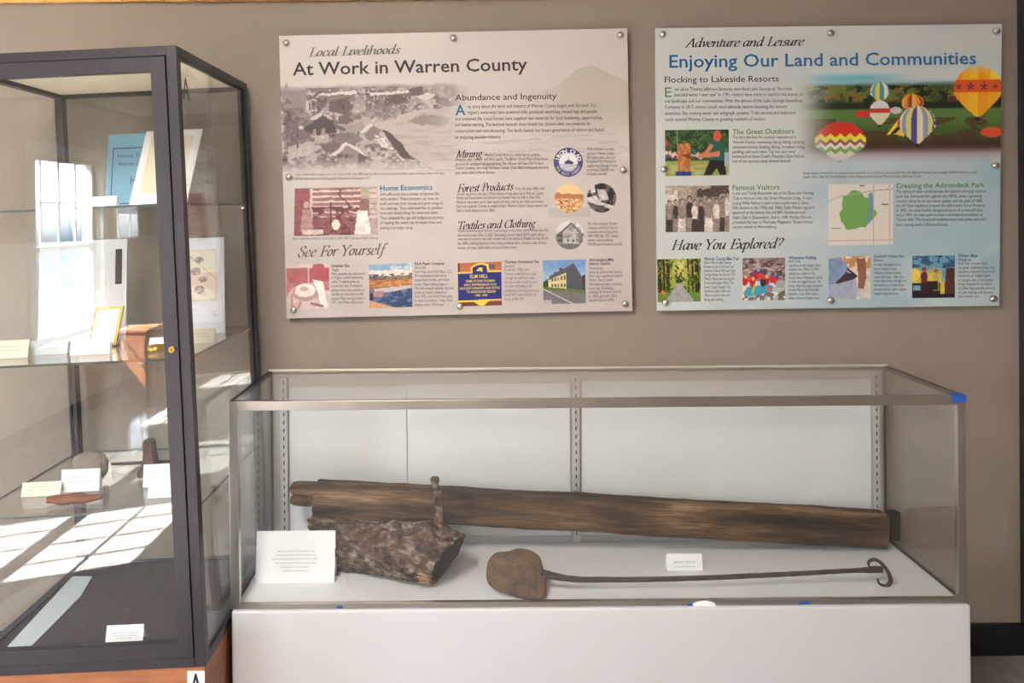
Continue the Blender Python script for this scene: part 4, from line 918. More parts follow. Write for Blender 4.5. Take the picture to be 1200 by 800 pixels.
S.put('heading', M_blue, [('Home Economics', 445.6, 223.4, 506.7, 222.2, 6.0, 'b')])
S.put('heading', M_olive, [('See For Yourself', 349, 301, 455.6, 297.8, 12.2, 'P')])
L = block(70, [('ny story about the work and industry of Warren County begins with the land. Our', 935, 530, 147), ("region's waterways have powered mills, produced electricity, moved logs and people,", 942, 567, 147),
     ('and sustained life. Local forests have supplied raw materials for local lumbering, papermaking,', 970, 606), ('and leather tanning. The bedrock beneath these forests has yielded other raw materials for', 902, 642),
     ("construction and manufacturing. The land's beauty has drawn generations of visitors and fueled", 980, 680), ('an enduring tourism industry.', 352, 718)], 520, 25, 5.217, 4.1)
k4 = dict(ox=520, oy=165, k=5.217, ch=3.5)
L += block(72, [('Warren County mines have yielded garnet, graphite,', 590, 95, 250), ('limestone, slate, feldspar, and black marble. The Barton Garnet Mine still produces', 635, 122), ('abrasives for sandpaper and glass grinding. The 150-year-old Glens Falls Portland', 610, 150), ('Cement Company, now Lehigh Northeast Cement, is the oldest continuously operating', 640, 175), ('gray cement plant in North America.', 315, 203)], **k4)
L += block(80, [('From the early 1800s until', 615, 300, 440), ('the last log drive in the early 1950s, millions of logs were cut in Warren County', 610, 333), ('forests and floated down the Schroon and Hudson rivers to mills in Glens Falls.', 592, 357), ('Hemlock trees were cut for their tannin-rich bark, used to turn hides into leather.', 613, 383), ("Each hide required 12 times its weight in bark. Warren County's largest tannery was", 635, 408), ('built in South Horicon in the 1830s.', 315, 435)], **k4)
L += block(85, [('Textile manufacturing in Warren County began in the home, where women spun flax', 640, 558), ('and wool to make cloth. In 1825, Queensbury alone crafted 10,575 yards, whose', 615, 585), ('wool was processed at the Little woolen mill in the hamlet of Oneida Corners. By the', 640, 608), ('late 1800s, clothing factories in the county produced shirts, trousers, suits, blouses,', 630, 635), ('dresses, and vests, which were sold around the country.', 450, 662)], **k4)
L += block(875, [('While limestone has been', 1042, 58), ('quarried in Warren County,', 1042, 85), ('the cement plant uses ores', 1050, 110), ('limestone from Moreau in', 1050, 135), ('neighboring Saratoga County', 1062, 160), ('to produce 500,000 tons', 1045, 185), ('of cement annually.', 1000, 210)], **k4)
L += block(880, [('The Warrensburgh Woolen', 1060, 515), ('Company and Furst Factory', 1062, 540), ('produced wool clothing from', 1065, 565), ('1899-1950. By 1907, ninety', 1068, 590), ('workers were producing', 1035, 615), ('150,000 pairs of pants annually.', 1095, 640)], **k4)
k3 = dict(ox=320, oy=165, k=5.4545, ch=3.5)
L += block(685, [('Self-sufficiency was a matter of survival for', 1062, 350), ('early settlers. These pioneers cut trees to', 1055, 380), ('build and heat their homes and grow crops in', 1085, 410), ('the clearings. They cultivated flax to produce', 1085, 440), ('linen and raised sheep for wool and meat.', 1055, 470), ('They adopted the age-old indigenous practice', 1092, 502), ('of tapping the sweet sap of maple trees and', 1075, 532), ('boiling it to make syrup.', 897, 565)], **k3)
k3['ch'] = 2.8
L += block(145, [('View of Glens Falls looking across to the Hudson Falls, circa 1885, taken by Warren and Seneca Ray Stoddard, photo courtesy of New York State', 1095, 222), ('Library, Department of the Photographic Resources in Washington, D.C.', 620, 249)], **k3)
L += block(128, [('Bear Creek from Hickory, photo album 1890-1907, courtesy of John Hastings', 672, 632)], **k3)
k5 = dict(ox=320, oy=275, k=5.4545, ch=3.3)
L += block(375, [('Hague', 420, 232), ('Many graphite was discovered', 587, 258), ('in Hague, a small community', 575, 282), ('called Graphite grew up', 552, 308), ('around the mine. It contained', 570, 335), ('almost twice the number of', 585, 362), ('the Barrett, once listed on 400', 580, 388), ('people. Many mining trades in', 585, 415), ('1921, the Dixon American', 573, 440)], **k5)
L += block(905, [('Glens Falls', 975, 218), ('Finch Pruyn (now Finch Paper, LLC)', 1143, 245), ('first manufactured sand stone,', 1110, 270), ('sawed black marble, and milled', 1125, 297), ('lumber. Paper making began in', 1115, 325), ('1905 with newsprint grades. Imported', 1155, 350), ('hardwood, trucked, loaded & cut', 1110, 377), ('from WIlls, now Finch Pruyn paper', 1150, 402), ('to make its products. Today, Finch', 1145, 428), ('employs about 700 people.', 1095, 455)], **k5)
k6 = dict(ox=520, oy=285, k=5.217, ch=3.4)
L += block(372, [('Johnsburg', 432, 148), ('In the late 1700s, John', 522, 170), ('Thurman traded land in a road', 565, 195), ('through the wild from Lake', 555, 220), ('George to what would become', 570, 245), ('the town of Johnsburg. He', 540, 270), ('established a thriving community', 583, 297), ('along Mill Creek and built his', 565, 322), ('home at Elm Hill.', 490, 348)], **k6)
L += block(888, [('Warrensburg', 970, 160), ('Along the banks of the Schroon', 1090, 184), ('River, this magnificent Federal', 1090, 208), ('Historic District boasts', 1035, 232), ('Warrensburg\'s past, containing', 1090, 258), ('more than 30 buildings,', 1040, 283), ('including the Emerson Sawmill', 1085, 305), ('(c. 1820), grist mill (1824),', 1062, 330), ('and shirt factory (1878).', 1045, 356)], **k6)
S.put_blocks('body_text', M_body, L)
L = block(375, [('Graphite Site', 487, 207)], **k5, style='b') + block(905, [('Finch Paper Company', 1095, 193)], **k5, style='b') + block(372, [('Thurman Homestead Site', 582, 122)], **k6, style='b') + block(888, [('Warrensburg Mills', 1040, 110), ('Historic District', 1018, 133)], **k6, style='b')
S.put_blocks('caption_title', M_ink, L)
S.picture('photo_print', [(345.5, 220.8), (441.5, 218.5), (442.8, 274.5), (344.5, 276.5)], 100, 60, paint_homestead)
def disc(cx, cy, r): return [(cx - r, cy - r), (cx + r, cy - r), (cx + r, cy + r), (cx - r, cy + r)]
S.picture('round_badge', disc(666, 190, 17), 22, 72, paint_badge, round_=True)
# lettering around the badge
def arc_text(S, t, cx, cy, r, a0, a1, ch, m, inward=False):
    V, Fc = [], []; n = len(t)
    for i, cch in enumerate(t):
        if cch == ' ': continue
        a = a0 + (a1 - a0) * (i + .5) / n; co, fs = text_verts(cch, .02); mid = (co[:, 0].min() + co[:, 0].max()) / 2; i0 = len(V)
        for x, y in co:
            x = (x - mid) / CAPH * ch * .9; y = y / CAPH * ch
            if inward: rr = r - y; aa = a - x / r * -1
            else: rr = r + y; aa = a + x / r
            V.append(S.map(cx + rr * math.sin(aa), cy - rr * math.cos(aa), .0018))
        Fc += [tuple(q + i0 for q in f) for f in fs]
    me = bpy.data.meshes.new('badge_lettering'); me.from_pydata([tuple(v) for v in V], [], Fc); me.transform(world_of(S.p).inverted()); link_mesh('badge_lettering', me, m, S.p)
arc_text(S, 'IRON CLAD', 666, 190, 11.3, -1.45, 1.45, 4.4, M_whiteink)
arc_text(S, 'PORTLAND CEMENT', 666, 190, 15.8, -1.9 + math.pi * 2, 1.9, 3.2, M_whiteink, inward=True) if False else arc_text(S, 'THE BEST CEMENT', 666, 190, 15.6, math.pi + 1.25, math.pi - 1.25, 3.0, mat('pale_violet_ink', (196, 190, 214), .6), inward=True)
S.picture('round_print', disc(667, 232.2, 17), 26, 80, paint_logs_orange, round_=True)
S.picture('round_print', disc(705, 231.8, 17.2), 26, 80, paint_worker_bw, round_=True)
S.picture('round_print', disc(667.6, 275.2, 17), 30, 90, paint_mill, round_=True)
S.picture('photo_print', [(335, 310.5), (385.8, 308.5), (386.5, 361), (336.5, 363)], 60, 60, paint_press)
S.picture('photo_print', [(432.3, 310.2), (482.8, 308), (483.3, 359.5), (433, 361)], 70, 70, paint_lake)
S.picture('photo_print', [(536.3, 308.2), (587.6, 306.3), (588.2, 357.5), (537.3, 359)], 80, 80, paint_sign)
S.put('sign_lettering', M_yellowink, [('ELM HILL', 551, 326, 572, 325.4, 4.2, 'b'), ('HOME OF JOHN THURMAN', 546, 330.8, 580, 330, 2.7, 'b'), ('EARLY ENTREPRENEUR WHO', 544, 335.2, 582, 334.3, 2.7, 'b'), ('BROUGHT INDUSTRY AND PEOPLE', 539, 339.4, 586, 338.3, 2.7, 'b'), ('TO ADIRONDACK REGION', 547, 343.4, 581, 342.6, 2.7, 'b'), ('1788 - 1809', 557, 347.2, 571, 346.9, 2.4, 'b')])
S.picture('photo_print', [(636, 305), (686.2, 304), (686.4, 355.2), (636.8, 356.3)], 70, 70, paint_house)

S = board('blue panel titled Enjoying Our Land and Communities', [(768, 33), (1174, 28), (1171, 358), (770, 364)], paint_board_leisure, 460, 380,
          [(776.5, 40.5), (973, 39), (1167, 36.8), (778, 198.3), (1165.6, 194), (779.7, 354.3), (973, 351.6), (1163.6, 349.8)])
S.put('title', M_ink, [('Adventure and Leisure', 801.8, 55.4, 943, 53.2, 10.4, 'P')])
S.put('title', M_blue, [('Enjoying Our Land and Communities', 784.5, 79.2, 1144, 75.0, 14.6, 'b')])
S.put('heading', M_ink, [('Flocking to Lakeside Resorts', 779, 96.8, 912.5, 95.4, 7.0, 'h')])
S.put('drop_capital', M_green, [('E', 779.3, 113.6, 787.2, 113.5, 11.2, '')])
S.put('heading', M_ink, [('Have You Explored?', 786, 292.8, 919.5, 290.6, 11.6, 'P')])
for q_ in [('The Great Outdoors', 858.4, 157.3, 930.5, 156.3, 5.8, 'b'), ('Famous Visitors', 858.4, 222.6, 913.5, 221.8, 5.8, 'b'), ('Creating the Adirondack Park', 1050.4, 220.4, 1154, 219, 5.6, 'b')]: S.put('heading', M_green, [q_])
k7 = dict(ox=760, oy=20, k=5.4545, ch=4.0, slope=-.005)
L = block(105, [('ver since Thomas Jefferson famously described Lake George as "the most', 918, 471, 165), ('beautiful water I ever saw" in 1791, visitors have come to explore the beauty of', 985, 507, 165), ('our landscape and our communities. With the advent of the Lake George Steamboat', 985, 547), ('Company in 1817, visitors could reach lakeside resorts boasting the newest', 885, 585), ('amenities, like running water and telegraph systems. Train service and improved', 940, 625), ('roads opened Warren County to growing numbers of visitors.', 750, 664)], **k7)
k8 = dict(ox=760, oy=140, k=5.4545, ch=3.6, slope=-.004)
L += block(537, [("The sky's the limit for outdoor experiences in", 945, 122), ('Warren County: swimming, hiking, biking, camping,', 998, 154), ('adventure courses, boating, fishing, horseback riding,', 1000, 185), ('paddling, and much more. Tap into your inner', 940, 215), ("lumberjack at Stony Creek's Mountain Days Festival,", 998, 245), ("one of our county's many themed festivals.", 912, 275)], **k8)
L += block(538, [('It was said Teddy Roosevelt was at the Blue Lake Hunting', 1055, 480), ('Club in Horicon, now the Green Mountain Lodge. A very', 1045, 512), ('young Willie Nelson is said to have performed in Glens', 1025, 543), ('Falls taverns in the 1950s and 1960s. Dean Martin regularly', 1060, 573), ("appeared at the famous Fan and Bill's Restaurant and", 1000, 603), ('Night Club in Queensbury. And in 1949, Marilyn Monroe', 1042, 635), ('presented the keys to Photoplay Magazine\'s "Dream House"', 1055, 665), ('contest winner in Warrensburg.', 818, 695)], **k8)
k9 = dict(ox=930, oy=140, k=4.444, ch=3.5, slope=-.005)
L += block(535, [('The signing of what would become the nation\'s only large national', 1000, 382), ('park was discussed throughout the 1870s, when a growing', 980, 407), ('concern about forest and water quality, and the push of 1885,', 985, 432), ('the NY State legislature created the Adirondack Forest Preserve.', 1000, 456), ('In 1892, the state further designated parks of protected land,', 985, 480), ('and in 1894, the state park received constitutional protection as', 985, 504), ('"forever wild." The forest and residents enjoy both private and public', 1008, 528), ('land covering much of Warren County.', 805, 555)], **k9)
k9['ch'] = 2.7
L += block(50, [('Image above, hosted by the longest running event of its kind, an Adirondack Hot Air Balloon Festival has brought 100,000 visitors a year.', 960, 284), ('Images, left to right: by Tim Wisniewski, of the Chapman Historical and Warren County Historical Society', 665, 304)], **k9)
k10 = dict(ox=760, oy=270, k=5.4545, ch=3.4, slope=-.005)
L += block(355, [('Remains of the D & H rail road', 545, 240), ('between Glens Falls and Lake', 555, 265), ('George follow the famous 1755', 553, 290), ('Military Road built during the', 550, 317), ('French and Indian Wars. The', 545, 343), ('Feeder Canal Towpath Trail', 525, 370), ('System in Glens Falls also', 525, 395), ('offers a scenic route for', 523, 422), ('biking and walking.', 480, 450)], **k10)
L += block(895, [('Log drives on the Hudson River', 1103, 232), ('ended in the 1950s. In 1978,', 1090, 257), ('rafting trips called on this', 1065, 283), ('Hudson River Whitewater Derby', 1112, 310), ('to claim the rugged stretch. The', 1100, 335), ('derby, held the early weekend', 1112, 362), ('in early May at the Riverside', 1088, 387), ('Raceway, is one of the nation\'s', 1088, 413), ('oldest canoe and kayak races.', 1095, 440)], **k10)
k11 = dict(ox=960, oy=280, k=5.0, ch=3.3, slope=-.005)
L += block(322, [('It was designed to', 478, 157), ('show visitors how', 455, 182), ('Native Americans', 478, 205), ('used the lake. Visit for', 498, 230), ('some years they, though not', 512, 252), ('allowed to, a tree also', 495, 277), ('shows of the lake region', 512, 302), ('began experiments.', 470, 327)], **k11)
L += block(815, [('Did you know that', 985, 150), ('the great outdoors of our area', 1030, 175), ('became a vacation area with', 1028, 198), ('hundreds of lodges open', 1000, 222), ('or campers, who, in the summer', 1020, 248), ('bring thousands to enjoy', 1010, 270), ('at Silver Bay and the shores', 1030, 295), ('of Lake George and the area', 1020, 320), ('year round, too.', 940, 343)], **k11)
S.put_blocks('body_text', M_body, L)
L = block(355, [('Warren County Bike Trail', 578, 190)], **k10, style='b') + block(355, [('Glens Falls to Lake George', 530, 213)], **k10) + block(895, [('Whitewater Paddling', 1072, 183)], **k10, style='b') + block(895, [('North Creek', 972, 205)], **k10)
L += block(322, [('Summer Home Site', 495, 108)], **k11, style='b') + block(322, [('Bolton', 375, 132)], **k11) + block(815, [('Silver Bay', 930, 105)], **k11, style='b') + block(815, [('Hague', 890, 128)], **k11)
S.put_blocks('caption_title', M_navy, L)
S.picture('photo_print', [(779.2, 152.4), (854, 151.6), (854.2, 205.2), (779.8, 206.4)], 110, 80, paint_chopping)
S.picture('photo_print', [(779.6, 217.8), (854.4, 217.2), (854.6, 271.4), (780, 272)], 110, 80, paint_visitors)
S.picture('map_print', [(970.8, 216), (1046.6, 215.2), (1046.4, 286.2), (971, 287.6)], 100, 94, paint_map)
S.picture('photo_print', [(770, 303.6), (821, 303), (821, 353), (770.6, 354)], 80, 80, paint_trail)
S.picture('photo_print', [(870.2, 302.4), (920, 301.8), (920, 351.4), (870.2, 352)], 80, 80, paint_raft)
S.picture('photo_print', [(971, 300.6), (1020.4, 300), (1020, 350.4), (971, 351.4)], 70, 70, paint_tent)
S.picture('photo_print', [(1069, 299.8), (1119, 299), (1119, 348.6), (1069, 349.2)], 70, 70, paint_sunset)

# ================================================================== the tall cabinet at the left
TH = 0.038
KC = 1.07                                                # cabinet distance, against the first measurements
def KY(y): return -D + (y + D) * KC
CO = at(241, 781, KY(-.73))
CM = Matrix.Translation(CO) @ Matrix.Rotation(-TH, 4, 'Y')
CMI = CM.inverted()
def cl(px, py, y):                                       # photo pixel -> cabinet coordinates on the upright plane y (world)
    return CMI @ at(px, py, KY(y))
W_, DP, HT = 0.575 * KC, 0.54 * KC, 1.452 * KC
cab = empty('display_cabinet', CM); tag(cab, 'tall dark-framed glass display cabinet on a wooden base', 'cabinet')
pw = .026
b = MB()
for x in (-W_, -pw):
    for y in (0, DP - pw): b.box(x, x + pw, y, y + pw, 0, HT, .0015)
for z in (0, HT - .024):
    zz = z; hh = .024
    b.box(-W_ + pw, -pw, 0, .024, zz, zz + hh, .0012); b.box(-W_ + pw, -pw, DP - .024, DP, zz, zz + hh, .0012)
    for x in (-W_, -.024): b.box(x, x + .024, pw, DP - pw, zz, zz + hh, .0012)
b.build('frame', M_dark, cab, local=True)
# the door with mitred rails
door = MB(); dz0, dz1, dx0, dx1 = .027, HT - .027, -W_ + pw + .002, -pw - .002; dw = .036
def mitre(o4, i4):
    for k in range(4):
        a, c, d, e = o4[k], o4[(k + 1) % 4], i4[(k + 1) % 4], i4[k]
        door.poly_prism([Vector((p[0], -.004, p[1])) for p in (a, c, d, e)], (0, .022, 0))
g = .0006
mitre([(dx0, dz0), (dx1, dz0), (dx1, dz1), (dx0, dz1)], [(dx0 + dw, dz0 + dw), (dx1 - dw, dz0 + dw), (dx1 - dw, dz1 - dw), (dx0 + dw, dz1 - dw)])
dr = door.build('door', M_dark, cab, local=True)
pane('door_pane', (dx0 + dw - .004, dx1 - dw + .004, .004, .009, dz0 + dw - .004, dz1 - dw + .004), dr, True)
lc = cl(201.5, 409.5, -.735)
b = MB(); b.lathe([(.0085, 0), (.0085, .004), (.0065, .0055)], Matrix.Translation((lc.x, -.004, lc.z)) @ Matrix.Rotation(math.radians(90), 4, 'X'), 20)
b.box(lc.x - .0012, lc.x + .0012, -.0102, -.0094, lc.z - .004, lc.z + .004, mi=1); b.build('lock', [M_brass, M_slot], dr, local=True)['label'] = 'round brass lock'
pane('side_pane', (-.012, -.007, pw, DP - pw, .022, HT - .022), cab, True)
pane('side_pane', (-W_ + .007, -W_ + .012, pw, DP - pw, .022, HT - .022), cab, True)
pane('back_pane', (-W_ + pw, -pw, DP - .014, DP - .009, .022, HT - .022), cab, True)
b = MB(); b.box(-W_ + .012, -.012, .012, DP - .012, HT - .012, HT - .003); b.build('top_panel', M_diff, cab, local=True)
b = MB(); b.box(-W_ + .013, -.013, .022, DP - .016, .0, .020); b.build('deck', M_decking, cab, local=True)
SH = [cl(100, y, -.705).z for y in (242.5, 424, 601)]
for z in SH:
    sh = pane('shelf', (-W_ + .014, -.014, .024, DP - .02, z - .006, z), cab, True)
    for x in (-W_ + .02, -.022):
        for y in (.03, DP - .03): b = MB(); b.box(x - .006, x + .006, y - .006, y + .006, z - .014, z - .0065, .002); b.build('shelf_pin', M_chrome, sh, local=True)
bl, br_ = CM @ Vector((-W_ + .004, 0, 0)), CM @ Vector((-.004, 0, 0))
b = MB()
yb_ = CO.y + .004
vs = [Vector((bl.x, yb_, 0)), Vector((br_.x, yb_, 0)), Vector((br_.x, yb_, br_.z - .0005)), Vector((bl.x, yb_, bl.z - .0005))]
b.poly_prism(vs, (0, DP - .008, 0)); b.build('base', M_cabwood, cab)['label'] = 'orange-brown wooden base'
# letter plate on the base
a_, c_ = at(219.5, 801, yb_ - .003), at(239.5, 786.5, yb_ - .003)
b = MB(); b.box(a_.x, c_.x, yb_ - .0025, yb_, c_.z - .062, c_.z, .0004); lp = b.build('letter_plate', M_card, cab)
co, fs = text_verts('A', .02); V = [(a_.x + .006 + (x - co[:, 0].min()) / (co[:, 0].max() - co[:, 0].min()) * (c_.x - a_.x - .012), yb_ - .0032, c_.z - .056 + y / CAPH * .050) for x, y in co]
me = bpy.data.meshes.new('letter'); me.from_pydata(V, [], fs); me.transform(world_of(cab).inverted()); link_mesh('letter', me, M_slot, lp)
# faint letter on the side pane
co, fs = text_verts('A', .01); V = [(-.0062, .045 + (x - co[:, 0].min()) / .7 * .05, HT - .125 + y / CAPH * .055) for x, y in co]
me = bpy.data.meshes.new('pane_letter'); me.from_pydata(V, [], fs); link_mesh('pane_letter', mat('faint_grey_letter', (120, 114, 108), .7), cab) if False else None
me = bpy.data.meshes.new('pane_letter'); me.from_pydata(V, [], fs); me.materials.append(mat('faint_grey_letter', (120, 114, 108), .7)); o = bpy.data.objects.new('pane_letter', me); sc.collection.objects.link(o); o.parent = cab

# ---- what stands on the shelves (positions in cabinet coordinates, each an object of its own)
def slab(px0, px1, ptop, y, z, lean=.03, th=.004, pbot=None):
    """an upright sheet standing on height z at depth y (world), leaning back; returns x0, x1, height"""
    a, c = cl(px0, ptop, y), cl(px1, ptop, y); return a.x, c.x, a.z - z
def leaning(name, label, cat, group, x0, x1, yl, z, h, lean, th, mat_, dx=0.0, skew=0.0):
    """mesh in cabinet coordinates; yl = local y of the foot, dx = sideways lean"""
    b = MB(); b.poly_prism([Vector((x0, yl, z)), Vector((x1, yl + skew, z)), Vector((x1 + dx, yl + lean + skew, z + h)), Vector((x0 + dx, yl + lean, z + h))], (0, th, 0))
    o = b.build(name, mat_); o.matrix_world = CM; tag(o, label, cat, group)
    def P(u, v, off=.0008): return Vector((x0 + (x1 - x0) * u + dx * v, yl + lean * v + skew * u - off, z + h * v))
    return o, P
def sub_quad(parent, name, P, u0, v0, u1, v1, mat_, off=.0008):
    b = MB(); pts = [P(u0, v0, off), P(u1, v0, off), P(u1, v1, off), P(u0, v1, off)]
    b.poly_prism(pts, (0, .0005, 0)); return b.build(name, mat_, parent, local=True)
def sub_text(parent, P, rows, m=None, off=.0012):
    V, Fc = [], []
    for t, u0, u1, v, ch in rows:
        co, fs = text_verts(t); mn, mx = co[:, 0].min(), co[:, 0].max(); i0 = len(V)
        for x, y in co: V.append(P(u0 + (u1 - u0) * (x - mn) / (mx - mn), v + y / CAPH * ch, off))
        Fc += [tuple(q + i0 for q in f) for f in fs]
    me = bpy.data.meshes.new('lettering'); me.from_pydata([tuple(v) for v in V], [], Fc); return link_mesh('lettering', me, m or M_greyink, parent)
def wy(y): return (y + .73) * KC                                # world y -> cabinet y
def ctent(label, px0, px1, ptop, pbot, y, z, m=None, lines=True, text=('Museum card', 'gift of the society')):
    x0, x1, h = slab(px0, px1, ptop, y, z); h = max(h, .02)
    return tent('text_card', label, 'small cards in the tall cabinet', x0, x1, wy(y) - .01, z + .0005, h, .012, m or M_card,
                [(text[0], .25, .75, .62, .07), (text[1], .2, .8, .42, .07)] if lines else None, CM)
Z1, Z2, Z3 = [z + .0005 for z in SH]; Z0 = .0205
# top shelf
x0, x1, h = slab(118, 181, 156, -.36, Z1)
o, P = leaning('blue_booklet', 'blue booklet standing at the back of the top shelf', 'booklet', None, x0, x1, wy(-.36), Z1, h, .05, .006, M_bluecard)
b = MB()
for u0, v0, u1, v1 in ((.1, .06, .93, .075), (.1, .8, .93, .815), (.1, .06, .115, .815), (.915, .06, .93, .815)): b.poly_prism([P(u0, v0), P(u1, v0), P(u1, v1), P(u0, v1)], (0, .0004, 0))
b.build('border', M_navy, o, local=True); sub_text(o, P, [('Home Town', .2, .8, .68, .05), ('Warren County', .2, .85, .57, .05), ('H', .46, .56, .32, .1)], M_navy)
x0, x1, h = slab(146, 214, 152, -.48, Z1)
o, P = leaning('matted_document', 'tilted cream document in a white mat on the top shelf', 'document', None, x0, x1, wy(-.48), Z1, h, .06, .004, M_card, dx=.036)
sub_quad(o, 'document_sheet', P, .12, .14, .86, .92, mat('cream_paper', (222, 216, 192), .7, var=.03)); 
ctent('white folded card before the tilted document on the top shelf', 155, 184, 227, 240, -.6, Z1, lines=False)
ctent('low white stand-in for the window sill reflection at the middle of the top shelf', 102, 137, 231, 242, -.58, Z1, lines=False)  # the window sill's reflection in the glass, modelled as a low white card
# second shelf
x0, x1, h = slab(38, 142, 285, -.38, Z2)
o, P = leaning('mounted_board', 'large white mounted board with a black strip on the second shelf', 'board', None, x0, x1, wy(-.38), Z2, h, .04, .005, mat('grey_white_mount', (200, 203, 206), .7))
sub_quad(o, 'mounted_print', P, .24, .5, .84, .88, mat('pale_grey_print', (196, 200, 200), .6, var=.06, scale=30)); sub_quad(o, 'black_strip', P, .87, .55, .945, .9, M_slot)
x0, x1, h = slab(196, 258.5, 281, -.34, Z2)
o, P = leaning('framed_drawing', 'white matted drawing of shells near the side glass', 'picture', None, x0, x1, wy(-.34), Z2, h, .03, .005, mat('white_mat', (222, 226, 236), .6))
def pm(px, py, lift): return None
Ssh = Sheet(o, lambda a, c, l: CM @ P(a, 1 - c, .0008 + l), .0004)
Ssh.picture('drawing_sheet', [(.2, .12), (.86, .12), (.86, .66), (.2, .66)], 60, 90, paint_shell_print, lift=.0004)
ctent('cream folded card before the shell drawing', 217, 252, 386, 417, -.5, Z2, M_cream)
# gilt plaque on a small stand
x0, x1, h = slab(96, 126, 364, -.52, Z2); zst = cl(110, 397, -.52).z
o, P = leaning('gilt_plaque', 'small bright plaque with a gold frame on the second shelf', 'plaque', None, x0, x1, wy(-.5), Z2 + .004, h - .004, .032, .008, M_gold, dx=.012, skew=.016)
sub_quad(o, 'plaque_face', P, .05, .06, .9, .94, mat('polished_plate', (250, 246, 236), .12, metal=1.0))
b = MB(); b.box(x0 - .012, x1 + .006, wy(-.5) - .004, wy(-.5) + .03, Z2, Z2 + .004, .001); b.build('stand', M_dark, o, local=True)
ctent('white folded card in front of the gilt plaque', 83, 129, 397.5, 424, -.6, Z2)
ctent('pale folded card beneath the mounted board, left of the plaque', 36, 80, 400, 425, -.57, Z2, mat('pale_blue_card', (206, 214, 224), .7))
ctent('cream folded card at the far left of the second shelf', -12, 34, 400, 426, -.6, Z2, M_cream)
x0, x1, h = slab(174, 196, 396, -.6, Z2)
ctent('white folded card beside the door lock', 175, 197, 396, 409, -.52, Z2, lines=False)
c = cl(184, 413, -.6); b = MB(); b.tube([Vector((c.x + .018 * math.cos(t), wy(-.6) + .018 * math.sin(t), Z2 + .0085)) for t in np.linspace(0, 2 * math.pi, 25)], [.008] * 25, 10, False)
o = b.build('brass_ring', M_brass, None, smooth=True); o.matrix_world = CM; tag(o, 'thick brass ring lying below the small card by the lock', 'ring')
# third shelf
def blob(name, label, cat, cx, cyl, z, rx, ry, rz, mat_, seed=1, amp=.12):
    bm = bmesh.new(); bmesh.ops.create_icosphere(bm, subdivisions=4, radius=1)
    for v in bm.verts:
        n = mnoise.fractal(v.co * 1.5 + Vector((seed * 3.1, 0, 0)), 1, 2, 4); v.co *= 1 + amp * n
        v.co = Vector((cx + v.co.x * rx, cyl + v.co.y * ry, z + rz * .92 + max(v.co.z, -.92) * rz))
    me = bpy.data.meshes.new(name); bm.to_mesh(me); bm.free(); o = link_mesh(name, me, mat_, None, True); o.matrix_world = CM; return tag(o, label, cat)
c0, c1, ct = cl(76, 560, -.5), cl(121, 560, -.5), cl(100, 532, -.5)
blob('rounded_stone', 'grey-brown rounded stone behind a white card on the third shelf', 'stone', (c0.x + c1.x) / 2, wy(-.47), Z3, (c1.x - c0.x) / 2, .03, (ct.z - Z3) / 1.92, M_stone)
ctent('white folded card in front of the rounded stone', 72, 117, 551, 597, -.55, Z3)
ctent('cream folded card left of the rounded stone', 26, 72, 566, 604, -.57, Z3, M_cream)
a, c = cl(55, 583, -.64), cl(118, 580, -.64)
b = MB(); n_ = 15; zb = a.z - .012
for k in range(1): b.tube([Vector((a.x + (c.x - a.x) * i / n_, wy(-.64) + .004 * math.sin(i), Z3 + .0125)) for i in range(n_ + 1)], [.004 + .009 * math.sin(math.pi * min(1, .15 + i / n_ * .8)) for i in range(n_ + 1)], 14, True, 1.4)
o = b.build('wooden_paddle', M_brownwood, None, smooth=True); o.matrix_world = CM; tag(o, 'flat reddish-brown wooden paddle lying before the cards on the third shelf', 'paddle')
# a worn boot-shaped last
c = cl(176, 560, -.46); tp = cl(178, 514, -.46)
b = MB(); hh = tp.z - Z3
prof = [(-.03, .0), (-.028, .02), (-.012, .03), (-.006, .05), (-.009, hh), (.016, hh), (.02, .05), (.024, .02), (.024, 0)]
b.poly_prism([Vector((c.x + x, wy(-.48), Z3 + z)) for x, z in prof], (0, .035, 0))
bmesh.ops.bevel(b.bm, geom=list(b.bm.edges), offset=.004, segments=2, affect='EDGES'); o = b.build('boot_last', M_lead); o.matrix_world = CM; tag(o, 'dark brown boot-shaped last at the right of the third shelf', 'boot last')
ctent('white folded card in front of the boot-shaped last', 168, 206, 545, 577, -.54, Z3)
ctent('second white folded card by the door post on the third shelf', 174, 204, 564, 602, -.62, Z3)
a, c = cl(122, 539, -.4), cl(196, 537, -.4)
b = MB(); b.tube([Vector((a.x, wy(-.36), Z3 + .006)), Vector(((a.x + c.x) / 2, wy(-.36), Z3 + .006)), Vector((c.x, wy(-.36), Z3 + .006))], [.0045, .005, .004], 10); o = b.build('iron_rod', M_rod, None, smooth=True); o.matrix_world = CM; tag(o, 'thin dark iron rod lying at the back of the third shelf', 'rod')
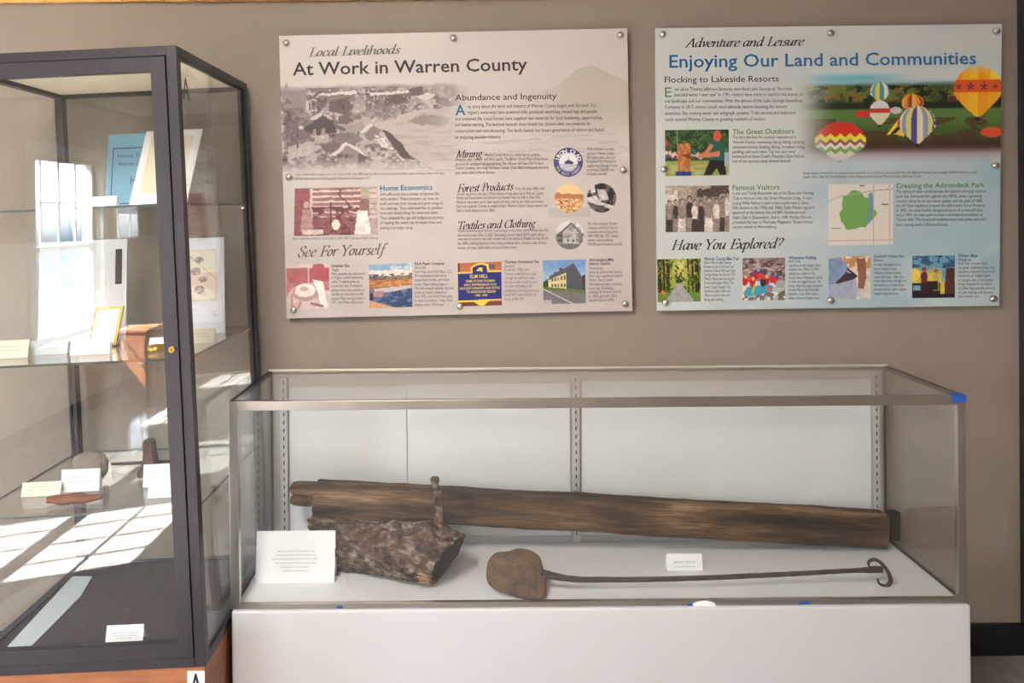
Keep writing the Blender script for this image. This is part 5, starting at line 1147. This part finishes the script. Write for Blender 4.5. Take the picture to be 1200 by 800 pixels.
# on the deck
x0, x1, h = slab(124.5, 168.5, 733.5, -.66, Z0); 
k_ = onz(146, 753, (CM @ Vector((-.2, .08, Z0))).z)
yk = (k_.y + D) / KC - D
x0, x1, h = slab(124.5, 168.5, 734, yk + .01, Z0)
tent('text_card', 'white folded card on the dark cabinet floor', 'small cards in the tall cabinet', x0, x1, wy(yk), Z0 + .0005, h, .014, M_card, [('Indian stone mortar and pestle', .15, .85, .55, .07), ('found along Trout Brook', .2, .8, .4, .07), ('gift of Henry Smith', .3, .7, .26, .07)], CM)

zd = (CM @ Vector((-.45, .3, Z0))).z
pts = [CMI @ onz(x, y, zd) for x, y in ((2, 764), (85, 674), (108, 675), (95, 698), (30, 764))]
b = MB(); b.poly_prism([Vector((p.x, p.y, Z0 + .0005)) for p in pts], (0, 0, .0025)); o = b.build('light_patch', mat('pale_light_patch', (196, 204, 208), .6)); o.matrix_world = CM  # patch of light on the cabinet floor, laid in as a thin pale sheet
tag(o, 'patch of light along the left of the cabinet floor, modelled as a pale sheet', 'light patch')
# a small wooden chest by the far window, seen mirrored in the cabinet door
hx, hy = -2.62, -4.58
ch = empty('wooden_chest', (hx, hy, 0)); tag(ch, 'small orange wooden chest mirrored in the cabinet door glass', 'chest')
b = MB(); b.box(hx - .10, hx + .10, hy - .15, hy + .15, .06, .575, .004); b.build('body', M_cabwood, ch)
b = MB(); b.box(hx - .135, hx + .115, hy - .165, hy + .165, .575, .60, .004); b.build('top', M_cabwood, ch)
for sx in (-1, 1):
    for sy in (-1, 1):
        b = MB(); b.box(hx + sx * .08 - .018, hx + sx * .08 + .018, hy + sy * .13 - .018, hy + sy * .13 + .018, 0, .062, .003); b.build('foot', M_cabwood, ch)
b = MB(); b.box(hx - .085, hx + .085, hy + .15, hy + .162, .08, .555, .003); d_ = b.build('door', M_cabwood, ch)
b = MB(); b.lathe([(.012, 0), (.014, .012), (.004, .018)], Matrix.Translation((hx + .06, hy + .162, .34)) @ Matrix.Rotation(math.radians(-90), 4, 'X'), 14); b.build('knob', M_brass, d_)

# the small black box on the wall beyond the right end of the timber
a_, c_ = at(1042, 632, -.02), at(1053.5, 599, -.02)
eb = MB(); eb.box(a_.x, c_.x, -.032, -.0005, a_.z, c_.z, .004); o = eb.build('electrical_box', M_slot); tag(o, 'small black electrical box on the wall at the right end of the timber', 'electrical box')
